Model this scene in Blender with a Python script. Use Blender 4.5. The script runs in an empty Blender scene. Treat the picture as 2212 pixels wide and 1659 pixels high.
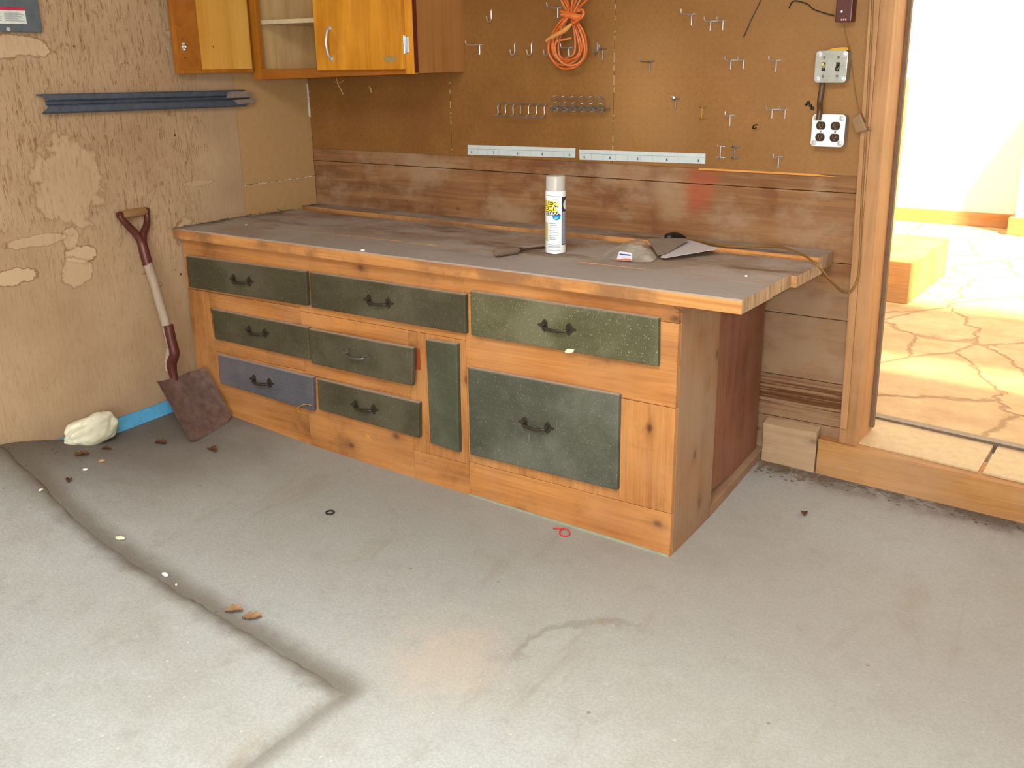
import bpy, bmesh, math, random
from mathutils import Vector, Matrix, noise
random.seed(7)
S = bpy.context.scene
COL = S.collection
PI = math.pi
V = Vector

# ------------------------------------------------------------------ camera
F = 2150.0
CAM = V((3.22462556, -3.16683458, 1.32309502))
PITCH, YAW, ROLL = -0.315955521, 0.605471645, -0.013637605
_cy, _sy, _cp, _sp = math.cos(YAW), math.sin(YAW), math.cos(PITCH), math.sin(PITCH)
FWD = V((-_sy * _cp, _cy * _cp, _sp))
_r = V((_cy, _sy, 0)); _u = _r.cross(FWD)
RIGHT = math.cos(ROLL) * _r + math.sin(ROLL) * _u
UP = -math.sin(ROLL) * _r + math.cos(ROLL) * _u
cam = bpy.data.objects.new('camera', bpy.data.cameras.new('camera'))
COL.objects.link(cam)
M3 = Matrix((RIGHT, UP, -FWD)).transposed()
cam.matrix_world = Matrix.Translation(CAM) @ M3.to_4x4()
cam.data.sensor_width = 36.0
cam.data.lens = 36.0 * F / 2212.0
cam.data.clip_start = 0.05
S.camera = cam

# a measured point of the photograph -> the point of a known surface of the place
def ray(px, py): return RIGHT * ((px - 1106) / F) - UP * ((py - 829.5) / F) + FWD
def onX(px, py, x=0.0): d = ray(px, py); return CAM + d * ((x - CAM.x) / d.x)
def onY(px, py, y=0.0): d = ray(px, py); return CAM + d * ((y - CAM.y) / d.y)
def onZ(px, py, z): d = ray(px, py); return CAM + d * ((z - CAM.z) / d.z)
def onP(px, py, p, n): d = ray(px, py); return CAM + d * ((p - CAM).dot(n) / d.dot(n))

def sstep(a, b, t):
    t = (t - a) / (b - a); t = min(1, max(0, t)); return t * t * (3 - 2 * t)
def fz(x, y):                                   # the garage floor: falls towards the camera, drifts up at the walls
    z = -0.0271314 * x + 0.0321287 * min(y, 0.3)
    z += 0.045 * math.exp(-(y / 0.35) ** 2)
    z += (0.035 * sstep(-.5, -.85, y) + 0.12 * sstep(-1.1, -1.62, y) * (1 - .6 * sstep(-1.9, -3.2, y))) * math.exp(-(x / 0.42) ** 2)
    return z
def onF(px, py):
    p = onZ(px, py, 0)
    for _ in range(25): p = onZ(px, py, fz(p.x, p.y))
    return p

H, T, D, DC, LC, L = 0.725, 0.0384, 0.7747, 0.7461, 2.105, 2.292

# ------------------------------------------------------------------ materials
def lin(c):
    return tuple(((v / 255) / 12.92 if v / 255 <= .04045 else ((v / 255 + .055) / 1.055) ** 2.4) for v in c) + (1,)
class NM:
    def __init__(s, name, rough=.7, metal=0.0, spec=.4):
        s.m = bpy.data.materials.new(name); s.m.use_nodes = True
        s.t = s.m.node_tree; s.n = s.t.nodes; s.l = s.t.links
        s.b = s.n['Principled BSDF']
        s.b.inputs['Roughness'].default_value = rough
        s.b.inputs['Metallic'].default_value = metal
        s.b.inputs['Specular IOR Level'].default_value = spec
        s.co = s.n.new('ShaderNodeTexCoord').outputs['Object']
        s._sep = None
    def put(s, sock, v):
        if isinstance(v, bpy.types.NodeSocket): s.l.new(v, sock)
        else: sock.default_value = v
    def mapping(s, scale, loc=(0, 0, 0), src=None):
        n = s.n.new('ShaderNodeMapping'); n.inputs['Scale'].default_value = scale; n.inputs['Location'].default_value = loc
        s.l.new(src or s.co, n.inputs['Vector']); return n.outputs['Vector']
    def noise(s, vec, scale=1.0, detail=5, rough=.6, dist=0.0):
        n = s.n.new('ShaderNodeTexNoise'); s.l.new(vec, n.inputs['Vector'])
        for k, v in (('Scale', scale), ('Detail', detail), ('Roughness', rough), ('Distortion', dist)): n.inputs[k].default_value = v
        return n.outputs['Fac']
    def voro(s, vec, scale, feat='F1', rand=1.0, out='Distance'):
        n = s.n.new('ShaderNodeTexVoronoi'); n.feature = feat; s.l.new(vec, n.inputs['Vector'])
        n.inputs['Scale'].default_value = scale; n.inputs['Randomness'].default_value = rand
        return n.outputs[out]
    def ramp(s, fac, stops):
        n = s.n.new('ShaderNodeValToRGB'); e = n.color_ramp.elements
        while len(e) < len(stops): e.new(.5)
        for k, (p, c) in enumerate(stops):
            e[k].position = p; e[k].color = c if len(c) == 4 else tuple(c) + (1,)
        s.l.new(fac, n.inputs['Fac']); return n.outputs['Color']
    def mr(s, v, a, b, c=0.0, d=1.0, smooth=True):
        n = s.n.new('ShaderNodeMapRange'); n.interpolation_type = 'SMOOTHSTEP' if smooth else 'LINEAR'
        s.put(n.inputs['Value'], v)
        for k, x in (('From Min', a), ('From Max', b), ('To Min', c), ('To Max', d)): n.inputs[k].default_value = x
        return n.outputs['Result']
    def mix(s, f, a, b, mode='MIX'):
        n = s.n.new('ShaderNodeMix'); n.data_type = 'RGBA'; n.blend_type = mode
        s.put(n.inputs['Factor'], f); s.put(n.inputs['A'] if False else n.inputs[6], a); s.put(n.inputs[7], b)
        return n.outputs[2]
    def math(s, op, a, b=0.0, c=0.0):
        n = s.n.new('ShaderNodeMath'); n.operation = op
        s.put(n.inputs[0], a); s.put(n.inputs[1], b); s.put(n.inputs[2], c); return n.outputs[0]
    def xyz(s):
        if s._sep is None:
            n = s.n.new('ShaderNodeSeparateXYZ'); s.l.new(s.co, n.inputs[0]); s._sep = n.outputs
        return s._sep
    def nz(s):
        g = s.n.new('ShaderNodeNewGeometry'); n = s.n.new('ShaderNodeSeparateXYZ'); s.l.new(g.outputs['Normal'], n.inputs[0]); return n.outputs[2]
    def rnd(s):
        return s.n.new('ShaderNodeObjectInfo').outputs['Random']
    def bump(s, h, dist=.002, strength=.6):
        n = s.n.new('ShaderNodeBump'); n.inputs['Distance'].default_value = dist; n.inputs['Strength'].default_value = strength
        s.l.new(h, n.inputs['Height']); s.l.new(n.outputs['Normal'], s.b.inputs['Normal'])
    def col(s, c): s.put(s.b.inputs['Base Color'], c)

def flat(name, c, rough=.6, metal=0.0, spec=.4, var=.12):
    k = NM(name, rough, metal, spec)
    f = k.noise(k.co, 35, 4)
    c = lin(c); k.col(k.ramp(f, [(.3, tuple(x * (1 - var) for x in c[:3])), (.7, tuple(x * (1 + var) for x in c[:3]))]))
    return k.m

def wood(name, dark, light, axis='x', rough=.6, knots=0.0, dust=0.0, dustc=(150, 138, 125), grime=.0, fine=1.0, seed=0.0, topdust=0.0, knotc=(80, 40, 18), spec=.35):
    k = NM(name, rough, 0, spec)
    # every board is cut from its own piece of grain
    r = k.rnd(); add = k.n.new('ShaderNodeVectorMath'); add.operation = 'ADD'
    cm = k.n.new('ShaderNodeCombineXYZ')
    for i, f in enumerate((17.3, 11.1, 23.7)): k.l.new(k.math('MULTIPLY', r, f + seed), cm.inputs[i])
    k.l.new(k.co, add.inputs[0]); k.l.new(cm.outputs[0], add.inputs[1]); base = add.outputs[0]
    sc = {'x': (1.2, 14, 14), 'y': (14, 1.2, 14), 'z': (14, 14, 1.2)}[axis]
    sf = {'x': (4, 160, 160), 'y': (160, 4, 160), 'z': (160, 160, 4)}[axis]
    a = k.noise(k.mapping(sc, src=base), 1.0, 5, .6, 1.2)
    b = k.noise(k.mapping(sf, src=base), 1.0, 3, .6)
    big = k.noise(base, 3.0, 3)
    g = k.math('ADD', k.math('MULTIPLY', a, .75), k.math('MULTIPLY', b, .35 * fine))
    g = k.math('ADD', g, k.math('MULTIPLY', k.math('SUBTRACT', big, .5), .5))
    c = k.ramp(g, [(.32, lin(dark)), (.68, lin(light))])
    if knots:
        sp = k.n.new('ShaderNodeSeparateXYZ'); k.l.new(base, sp.inputs[0]); X, Y, Z = sp.outputs
        u, w_ = {'x': (X, k.math('ADD', Z, Y)), 'y': (Y, X), 'z': (Z, k.math('ADD', X, Y))}[axis]
        cb = k.n.new('ShaderNodeCombineXYZ'); k.l.new(k.math('MULTIPLY', u, 4.2), cb.inputs[0]); k.l.new(k.math('MULTIPLY', w_, 6.5), cb.inputs[1])
        vn = k.n.new('ShaderNodeTexVoronoi'); vn.voronoi_dimensions = '2D'; k.l.new(cb.outputs[0], vn.inputs['Vector']); vn.inputs['Scale'].default_value = 1.0
        v = vn.outputs['Distance']; gate = k.n.new('ShaderNodeSeparateColor'); k.l.new(vn.outputs['Color'], gate.inputs[0]); gt = k.mr(gate.outputs[0], .58, .62)
        wob = k.noise(base, 60, 3)
        v2 = k.math('ADD', v, k.math('MULTIPLY', k.math('SUBTRACT', wob, .5), .05))
        ring = k.math('MULTIPLY', gt, k.mr(v2, .06 + .05 * knots, .02, 0, .85))
        halo = k.math('MULTIPLY', gt, k.mr(v2, .16 + .12 * knots, .05, 0, .4))
        c = k.mix(halo, c, lin(tuple(int(x * .75) for x in dark)))
        c = k.mix(ring, c, lin(knotc))
    if grime:
        gm = k.mr(k.noise(base, 5.0, 6, .7), .5, .75, 0, grime)
        c = k.mix(gm, c, lin((62, 40, 26)))
    if dust:
        dm = k.mr(k.noise(k.mapping((1, 1, 1), (4, 2, 9), base), 4.5, 7, .65), .36, .66, 0, dust)
        c = k.mix(dm, c, lin(dustc))
    if topdust:
        c = k.mix(k.mr(k.nz(), .35, .9, 0, topdust), c, lin(dustc))
    k.col(c)
    k.bump(k.math('ADD', a, k.math('MULTIPLY', b, .5)), .0012, .4)
    return k.m

# ------------------------------------------------------------------ mesh helpers
def faces(bm, vs, idx):
    b = [bm.verts.new(v) for v in vs]
    for f in idx:
        try: bm.faces.new([b[i] for i in f])
        except ValueError: pass
    return b
def box(bm, lo, hi):
    (a, b, c), (d, e, f) = lo, hi
    faces(bm, [(a, b, c), (d, b, c), (d, e, c), (a, e, c), (a, b, f), (d, b, f), (d, e, f), (a, e, f)],
          [(0, 3, 2, 1), (4, 5, 6, 7), (0, 1, 5, 4), (1, 2, 6, 5), (2, 3, 7, 6), (3, 0, 4, 7)])
def prism(bm, pts, d):
    n = len(pts); d = V(d); pts = [V(p) for p in pts]
    faces(bm, pts + [p + d for p in pts], [tuple(range(n))[::-1], tuple(range(n, 2 * n))] + [(i, (i + 1) % n, n + (i + 1) % n, n + i) for i in range(n)])
def tube(bm, path, r, seg=8, closed=False, cap=True, flat_=1.0):
    path = [V(p) for p in path]; n = len(path); rings = []
    rr = r if isinstance(r, (list, tuple)) else [r] * n
    up = V((.13, .21, .97)); prev = None
    for i, p in enumerate(path):
        if closed: t = path[(i + 1) % n] - path[i - 1]
        else: t = path[min(i + 1, n - 1)] - path[max(i - 1, 0)]
        if t.length < 1e-9: t = V((0, 0, 1))
        t.normalize()
        a = (prev - t * prev.dot(t)) if prev else (up - t * up.dot(t))
        if a.length < 1e-4: a = V((1, 0, 0)) - t * t.x
        a.normalize(); prev = a; b = t.cross(a)
        rings.append([bm.verts.new(p + rr[i] * (math.cos(2 * PI * k / seg) * a + flat_ * math.sin(2 * PI * k / seg) * b)) for k in range(seg)])
    m = n if closed else n - 1
    for i in range(m):
        A, B = rings[i], rings[(i + 1) % n]
        for k in range(seg): bm.faces.new((A[k], A[(k + 1) % seg], B[(k + 1) % seg], B[k]))
    if cap and not closed:
        bm.faces.new(rings[0][::-1]); bm.faces.new(rings[-1])
def spline(pts, n=8, closed=False):
    pts = [V(p) for p in pts]; out = []; N = len(pts)
    for i in range(N if closed else N - 1):
        if closed: p = [pts[(i + j) % N] for j in (-1, 0, 1, 2)]
        else: p = [pts[max(0, i - 1)], pts[i], pts[i + 1], pts[min(N - 1, i + 2)]]
        for k in range(n):
            t = k / n
            out.append(.5 * ((2 * p[1]) + (p[2] - p[0]) * t + (2 * p[0] - 5 * p[1] + 4 * p[2] - p[3]) * t * t + (3 * p[1] - p[0] - 3 * p[2] + p[3]) * t ** 3))
    if not closed: out.append(pts[-1])
    return out
def lathe(bm, prof, c, axis=V((0, 0, 1)), seg=32):
    axis = V(axis).normalized(); a = axis.orthogonal().normalized(); b = axis.cross(a); c = V(c); rings = []
    for r, h in prof:
        rings.append([bm.verts.new(c + axis * h + max(r, 1e-5) * (math.cos(2 * PI * k / seg) * a + math.sin(2 * PI * k / seg) * b)) for k in range(seg)])
    for A, B in zip(rings, rings[1:]):
        for k in range(seg): bm.faces.new((A[k], A[(k + 1) % seg], B[(k + 1) % seg], B[k]))
    bm.faces.new(rings[0][::-1]); bm.faces.new(rings[-1])
def new(): return bmesh.new()

ORG = {}
def finish(name, bm, mat, parent=None, bevel=0.0, smooth=False, origin=None, seg=2, recalc=True, ang=40):
    if recalc: bmesh.ops.recalc_face_normals(bm, faces=bm.faces)
    if bevel:
        es = [e for e in bm.edges if len(e.link_faces) == 2 and e.calc_face_angle(0) > math.radians(35)]
        bmesh.ops.bevel(bm, geom=es, offset=bevel, segments=seg, affect='EDGES', profile=.6, clamp_overlap=True)
    if parent is not None: o0 = ORG[parent.name]
    elif origin is not None: o0 = V(origin)
    else:
        xs = [v.co for v in bm.verts]
        o0 = V((sum(v.x for v in xs) / len(xs), sum(v.y for v in xs) / len(xs), min(v.z for v in xs)))
    for v in bm.verts: v.co -= o0
    me = bpy.data.meshes.new(name); bm.to_mesh(me); bm.free()
    mats = mat if isinstance(mat, (list, tuple)) else [mat]
    for m in mats: me.materials.append(m)
    if smooth:
        me.shade_smooth()
        try: me.set_sharp_from_angle(angle=math.radians(ang))
        except Exception: pass
    o = bpy.data.objects.new(name, me); COL.objects.link(o)
    if parent is not None: o.parent = parent
    else: o.location = o0
    ORG[o.name] = o0
    return o
def tag(o, label, cat, group=None, kind=None):
    o['label'] = label; o['category'] = cat
    if group: o['group'] = group
    if kind: o['kind'] = kind
    return o
def thing(name, label, cat, loc, group=None):
    o = bpy.data.objects.new(name, None); COL.objects.link(o); o.location = V(loc); o.empty_display_size = .05
    ORG[o.name] = V(loc); return tag(o, label, cat, group)
def struct(name, bm, mat, bevel=0.0, smooth=False, recalc=True):
    o = finish(name, bm, mat, None, bevel, smooth, origin=(0, 0, 0), recalc=recalc); o['kind'] = 'structure'; return o

# ------------------------------------------------------------------ surface materials
def mat_concrete(name, dirt=1.0):
    k = NM(name, .85, 0, .25); x, y, z = k.xyz()
    n1 = k.noise(k.co, 1.6, 6, .6); n2 = k.noise(k.co, 11, 6, .7); n3 = k.noise(k.co, 130, 3)
    c = k.ramp(n1, [(.3, lin((166, 163, 154))), (.5, lin((180, 181, 176))), (.72, lin((184, 189, 188)))])
    c = k.mix(k.mr(n2, .5, .78, 0, .35), c, lin((136, 128, 116)))
    c = k.mix(k.mr(n2, .48, .28, 0, .3), c, lin((200, 200, 196)))
    c = k.mix(k.mr(n3, .3, .7, .0, .26), c, lin((120, 114, 106)))
    # scattered pale and dark flecks
    v = k.voro(k.co, 16); c = k.mix(k.mr(v, .07, .035, 0, .6), c, lin((214, 208, 192)))
    v = k.voro(k.mapping((1, 1, 1), (3, 7, 1)), 7); c = k.mix(k.mr(v, .05, .02, 0, .7), c, lin((96, 86, 74)))
    # smears of dried dirt
    sm = k.noise(k.mapping((5, 1.6, 1), (2, 1, 0)), 1.0, 7, .68, .6)
    c = k.mix(k.mr(sm, .56, .72, 0, .5), c, lin((150, 135, 114)))
    # dirt gathered along the bench, the left wall and the sill
    wob = k.math('MULTIPLY', k.math('SUBTRACT', n1, .5), .9)
    yb = k.math('ADD', y, wob)
    c = k.mix(k.mr(yb, -2.1, -.7, 0, .6 * dirt), c, lin((134, 122, 110)))
    xl = k.math('ADD', x, k.math('MULTIPLY', wob, .9))
    c = k.mix(k.math('MULTIPLY', k.mr(xl, .75, .02, 0, .8 * dirt), k.mr(y, -2.0, -1.45)), c, lin((92, 80, 68)))
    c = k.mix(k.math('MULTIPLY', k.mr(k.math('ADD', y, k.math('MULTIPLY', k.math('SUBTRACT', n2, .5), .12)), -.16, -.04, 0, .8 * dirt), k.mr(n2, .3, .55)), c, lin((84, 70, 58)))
    # dust lying in the joint along the raised slab
    line = k.math('ADD', y, k.math('ADD', k.math('MULTIPLY', x, .0934), 1.5635))
    d1 = k.math('ABSOLUTE', k.math('ADD', line, k.math('MULTIPLY', k.math('SUBTRACT', n2, .5), .07)))
    m1 = k.math('MULTIPLY', k.mr(d1, .085, .0, 0, .75), k.mr(x, 1.82, 1.7))
    d2 = k.math('ABSOLUTE', k.math('ADD', k.math('SUBTRACT', x, 1.745), k.math('MULTIPLY', k.math('SUBTRACT', n2, .5), .05)))
    m2 = k.math('MULTIPLY', k.mr(d2, .05, 0, 0, .6), k.mr(y, -1.66, -1.75))
    c = k.mix(m1, c, lin((102, 90, 77))); c = k.mix(m2, c, lin((112, 101, 90)))
    # crescent of spilled dirt and an orange tinge beside the slab corner
    cx = k.math('SUBTRACT', x, 1.86); cyy = k.math('SUBTRACT', y, -1.50)
    rad = k.math('SQRT', k.math('ADD', k.math('MULTIPLY', cx, cx), k.math('MULTIPLY', cyy, cyy)))
    c = k.mix(k.mr(k.math('ADD', rad, k.math('MULTIPLY', k.math('SUBTRACT', n2, .5), .3)), .24, .02, 0, .3), c, lin((196, 168, 138)))
    ex = k.math('SUBTRACT', x, 2.23); ey = k.math('SUBTRACT', y, -1.36)
    r2 = k.math('SQRT', k.math('ADD', k.math('MULTIPLY', ex, ex), k.math('MULTIPLY', ey, ey)))
    arc = k.math('ABSOLUTE', k.math('SUBTRACT', k.math('ADD', r2, k.math('MULTIPLY', k.math('SUBTRACT', n2, .5), .14)), .25))
    c = k.mix(k.math('MULTIPLY', k.math('MULTIPLY', k.mr(arc, .02, .004, 0, .42), k.mr(ex, .05, -.12)), k.mr(ey, -.12, .02)), c, lin((118, 108, 90)))
    k.col(c)
    k.bump(k.math('ADD', k.math('MULTIPLY', n2, .7), k.math('MULTIPLY', n3, .45)), .004, .4)
    return k.m

def mat_leftwall():
    k = NM('old_plywood_wall', .7, 0, .3); x, y, z = k.xyz()
    n = k.noise(k.co, 2.2, 5, .6); st = k.noise(k.mapping((95, 95, 17)), 1.0, 6, .72, 1.1)
    fn = k.noise(k.mapping((220, 220, 9)), 1.0, 3, .6)
    c = k.ramp(n, [(.3, lin((160, 128, 96))), (.7, lin((182, 152, 118)))])
    # bleached towards the joint with the corner panel
    up = k.mr(k.math('ADD', z, k.math('MULTIPLY', k.math('SUBTRACT', n, .5), 1.1)), .5, 1.15)
    lf = k.mr(k.math('ADD', y, k.math('MULTIPLY', k.math('SUBTRACT', n, .5), .3)), -.48, -.72)
    strk = k.math('MULTIPLY', k.mr(st, .49, .66, 0, .8), k.mr(k.math('MULTIPLY', k.math('ADD', up, .25), lf), 0, 1, .08, 1))
    c = k.mix(strk, c, lin((116, 76, 44)))
    c = k.mix(k.mr(fn, .5, .75, 0, .35), c, lin((128, 92, 58)))
    # tide marks left by damp
    w = k.noise(k.mapping((1, 1, 1), (3, 1, 5)), 4.2, 4, .6, .4)
    edge = k.mr(k.math('ABSOLUTE', k.math('SUBTRACT', w, .66)), .008, .001, 0, .6)
    c = k.mix(k.mr(w, .66, .70, 0, .5), c, lin((206, 174, 134)))
    c = k.mix(edge, c, lin((122, 78, 42)))
    v = k.voro(k.mapping((1, 1, 1), (1, 2, 3)), 7.5); c = k.mix(k.mr(v, .05, .03, 0, .9), c, lin((40, 30, 24)))
    en = k.noise(k.mapping((1, 1, 1), (2, 6, 1)), 16, 4, .6)
    for px, py, ry, rz, pale, ring in ((150, 392, .13, .15, .35, .3), (176, 548, .055, .035, .8, .7), (166, 586, .06, .05, .6, .4), (152, 515, .035, .04, .5, .5), (22, 600, .10, .028, .8, .7), (80, 520, .12, .02, .5, .4), (20, 100, .16, .035, .6, .6), (430, 395, .07, .012, .3, .3)):
        q = onX(px, py)
        dy = k.math('DIVIDE', k.math('SUBTRACT', y, q.y), ry); dz = k.math('DIVIDE', k.math('SUBTRACT', z, q.z), rz)
        d = k.math('SQRT', k.math('ADD', k.math('MULTIPLY', dy, dy), k.math('MULTIPLY', dz, dz)))
        d = k.math('ADD', d, k.math('MULTIPLY', k.math('SUBTRACT', en, .5), 1.5))
        c = k.mix(k.mr(d, 1.0, .92, 0, pale), c, lin((196, 166, 130)))
        c = k.mix(k.mr(k.math('ABSOLUTE', k.math('SUBTRACT', d, 1.0)), .12, .01, 0, ring), c, lin((116, 76, 42)))
    # grey dirt low down
    c = k.mix(k.mr(k.math('ADD', z, k.math('MULTIPLY', k.math('SUBTRACT', n, .5), .4)), .22, -.02, 0, .5), c, lin((150, 128, 104)))
    k.col(c); k.bump(st, .001, .25)
    return k.m

def mat_peg():
    k = NM('pegboard', .6, 0, .35); x, y, z = k.xyz()
    n = k.noise(k.co, 3.0, 5, .6); f = k.noise(k.co, 90, 4, .7)
    c = k.ramp(n, [(.3, lin((120, 78, 32))), (.7, lin((142, 96, 44)))])
    c = k.mix(k.mr(f, .35, .7, 0, .4), c, lin((116, 68, 26)))
    # handled, paler stretch in the middle of the right sheet
    px = k.math('SUBTRACT', x, 1.60); pz = k.math('SUBTRACT', z, 1.18)
    r = k.math('SQRT', k.math('ADD', k.math('MULTIPLY', px, px), k.math('MULTIPLY', k.math('MULTIPLY', pz, pz), .6)))
    c = k.mix(k.mr(k.math('ADD', r, k.math('MULTIPLY', k.math('SUBTRACT', n, .5), .3)), .30, .02, 0, .4), c, lin((184, 138, 84)))
    c = k.mix(k.mr(x, 1.5, 2.3, 0, .25), c, lin((176, 130, 80)))
    sc = k.noise(k.mapping((50, 1, 9), (1, 0, 2)), 1, 5, .7)
    c = k.mix(k.mr(sc, .66, .78, 0, .45), c, lin((196, 160, 112)))
    # the holes, an inch apart
    def cell(v): return k.math('ABSOLUTE', k.math('SUBTRACT', k.math('FRACT', k.math('MULTIPLY', v, 39.37)), .5))
    a, b = cell(x), cell(z)
    d = k.math('SQRT', k.math('ADD', k.math('MULTIPLY', a, a), k.math('MULTIPLY', b, b)))
    c = k.mix(k.mr(d, .13, .07, 0, .2), c, lin((96, 54, 22)))
    for x0 in (.765, 1.482):                   # pale chipped holes along the sheet joints
        m = k.math('MULTIPLY', k.math('LESS_THAN', k.math('ABSOLUTE', k.math('SUBTRACT', x, x0)), .0022), k.math('GREATER_THAN', k.noise(k.mapping((1, 1, 60)), 1, 1), .52))
        c = k.mix(k.math('MULTIPLY', m, .75), c, lin((214, 186, 146)))
    k.col(c); k.bump(k.math('MULTIPLY', d, 1.0), .0004, .15)
    return k.m

def mat_backplank():
    k = NM('aged_planks', .75, 0, .25); x, y, z = k.xyz(); r = k.rnd()
    g = k.noise(k.mapping((1.5, 20, 20)), 1, 6, .65, 1.0); f = k.noise(k.mapping((5, 150, 150)), 1, 3)
    n = k.noise(k.co, 4.0, 6, .65); n2 = k.noise(k.mapping((1, 1, 1.6), (5, 3, 1)), 3.0, 6, .6)
    c = k.ramp(g, [(.3, lin((112, 74, 46))), (.55, lin((142, 99, 62))), (.75, lin((162, 121, 82)))])
    c = k.mix(k.mr(f, .45, .75, 0, .3), c, lin((84, 44, 22)))
    c = k.mix(k.mr(n, .5, .66, 0, .7), c, lin((108, 62, 34)))
    c = k.mix(k.mr(n2, .47, .64, 0, .7), c, lin((160, 130, 102)))
    low = k.mr(z, .68, .5, 0, .55)
    c = k.mix(low, c, lin((146, 116, 88)))
    # smear of red paint with chalky patches beside it
    px = k.math('SUBTRACT', x, 1.80); pz = k.math('SUBTRACT', z, .90)
    rr = k.math('SQRT', k.math('ADD', k.math('MULTIPLY', px, px), k.math('MULTIPLY', k.math('MULTIPLY', pz, pz), .8)))
    rr = k.math('ADD', rr, k.math('MULTIPLY', k.math('SUBTRACT', n, .5), .34))
    c = k.mix(k.mr(rr, .10, .01, 0, .6), c, lin((168, 76, 52)))
    qx = k.math('SUBTRACT', x, 1.70); qz = k.math('SUBTRACT', z, .88)
    qq = k.math('ADD', k.math('SQRT', k.math('ADD', k.math('MULTIPLY', qx, qx), k.math('MULTIPLY', qz, qz))), k.math('MULTIPLY', k.math('SUBTRACT', n2, .5), .3))
    c = k.mix(k.mr(qq, .10, .03, 0, .4), c, lin((180, 150, 116)))
    # streaked heartwood by the floor
    hz = k.math('ABSOLUTE', k.math('SUBTRACT', z, .225))
    st = k.noise(k.mapping((2, 30, 90)), 1, 3, .6, .5)
    c = k.mix(k.math('MULTIPLY', k.mr(hz, .075, .03, 0, 1), k.mr(st, .42, .56)), c, lin((92, 54, 24)))
    v = k.voro(k.mapping((5, 1, 9), (2, 0, 4)), 1.0); c = k.mix(k.mr(v, .12, .05, 0, .8), c, lin((60, 34, 20)))
    k.col(c); k.bump(k.math('ADD', g, f), .0016, .4)
    return k.m

def mat_flag():
    k = NM('flagstone', .75, 0, .3)
    w = k.noise(k.co, 3.0, 4); wv = k.n.new('ShaderNodeVectorMath'); wv.operation = 'ADD'
    cm = k.n.new('ShaderNodeCombineXYZ'); d = k.math('MULTIPLY', k.math('SUBTRACT', w, .5), .22)
    for i in (0, 1): k.l.new(d, cm.inputs[i])
    k.l.new(k.mapping((1, .62, .01)), wv.inputs[0]); k.l.new(cm.outputs[0], wv.inputs[1])
    e = k.voro(wv.outputs[0], 2.3, 'DISTANCE_TO_EDGE'); cc = k.voro(wv.outputs[0], 2.3, 'F1', 1.0, 'Color')
    n = k.noise(k.co, 6, 6, .65)
    sep = k.n.new('ShaderNodeSeparateColor'); k.l.new(cc, sep.inputs[0])
    c = k.ramp(n, [(.3, lin((176, 142, 98))), (.7, lin((206, 178, 134)))])
    c = k.mix(k.math('MULTIPLY', sep.outputs[0], .3), c, lin((168, 134, 96)))
    c = k.mix(k.mr(e, .022, .005, 0, .6), c, lin((140, 100, 70)))
    k.col(c); k.bump(k.math('ADD', k.mr(e, 0, .03), k.math('MULTIPLY', n, .4)), .012, .7)
    return k.m

PINE = wood('varnished_pine', (148, 88, 40), (194, 130, 70), 'x', .5, knots=.7, grime=.5, dust=.22, dustc=(176, 140, 104))
PINEV = wood('varnished_pine_upright', (144, 86, 40), (194, 132, 74), 'z', .5, knots=.6, grime=.5, dust=.2, dustc=(176, 140, 104))
PINED = wood('dusty_pine_side', (128, 92, 62), (158, 120, 86), 'z', .75, knots=.6, dust=.7, dustc=(150, 124, 102), grime=.3)
REDPLY = wood('red_brown_plywood', (108, 64, 44), (136, 86, 60), 'z', .7, dust=.3, dustc=(146, 108, 86))
GREEN = None
def mat_paint(name, base, chips, seed, flecks=.25, axis='x'):
    k = NM(name, .55, 0, .4)
    n = k.noise(k.mapping((1, 1, 1), (seed, 2, 1)), 5, 6, .65); f = k.noise(k.mapping((6, 140, 140) if axis == 'x' else (140, 140, 6)), 1, 3)
    b = lin(base); c = k.ramp(n, [(.3, tuple(v * .75 for v in b[:3])), (.7, tuple(v * 1.25 for v in b[:3]))])
    c = k.mix(k.mr(f, .4, .75, 0, .3), c, tuple(v * .6 for v in b[:3]) + (1,))
    dm = k.noise(k.mapping((1, 1, 1), (seed + 3, 5, 1)), 3.2, 6, .65)
    c = k.mix(k.mr(dm, .42, .66, 0, .65), c, lin(chips))
    fl = k.noise(k.mapping((1, 1, 1), (seed, 8, 2)), 260, 2)
    c = k.mix(k.mr(fl, .64, .72, 0, flecks), c, lin((186, 180, 156)))
    dr = k.noise(k.mapping((90, 90, 4), (seed, 1, 7)), 1, 3); c = k.mix(k.mr(dr, .7, .8, 0, .4), c, lin((150, 150, 140)))
    c = k.mix(k.mr(k.nz(), .15, .6, 0, .9), c, lin((176, 154, 136)))
    k.col(c); k.bump(f, .0006, .3)
    return k.m
GREEN = mat_paint('dark_green_paint', (68, 62, 42), (94, 86, 68), 1.0)
GREENF = mat_paint('dark_green_paint_speckled', (82, 78, 50), (112, 106, 80), 5.0, .7)
GREENB = mat_paint('green_grey_paint', (74, 74, 60), (104, 102, 90), 9.0, .4)
BLUEG = mat_paint('blue_grey_paint', (84, 82, 88), (114, 106, 106), 3.0, .2)
IRON = flat('dark_iron', (66, 58, 46), .45, .5, .5)
PALEIRON = flat('worn_silver_iron', (120, 116, 108), .45, .8, .5)
CHROME = flat('chrome_wire', (216, 218, 220), .33, .75, .5, .03)
DULLWIRE = flat('dull_grey_wire', (136, 136, 134), .4, .7, .5)
DARKWIRE = flat('blackened_wire', (52, 44, 36), .5, .5)
STEEL = flat('galvanised_steel', (176, 174, 164), .42, .75, .5, .15)
WHITE = flat('white_enamel', (232, 234, 232), .35, 0, .5, .03)
BROWNPLASTIC = flat('brown_bakelite', (58, 38, 24), .3, 0, .5)
DARKPLASTIC = flat('black_plastic', (28, 24, 20), .45)
MAROON = flat('maroon_box', (78, 30, 24), .4, 0, .5)
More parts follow.
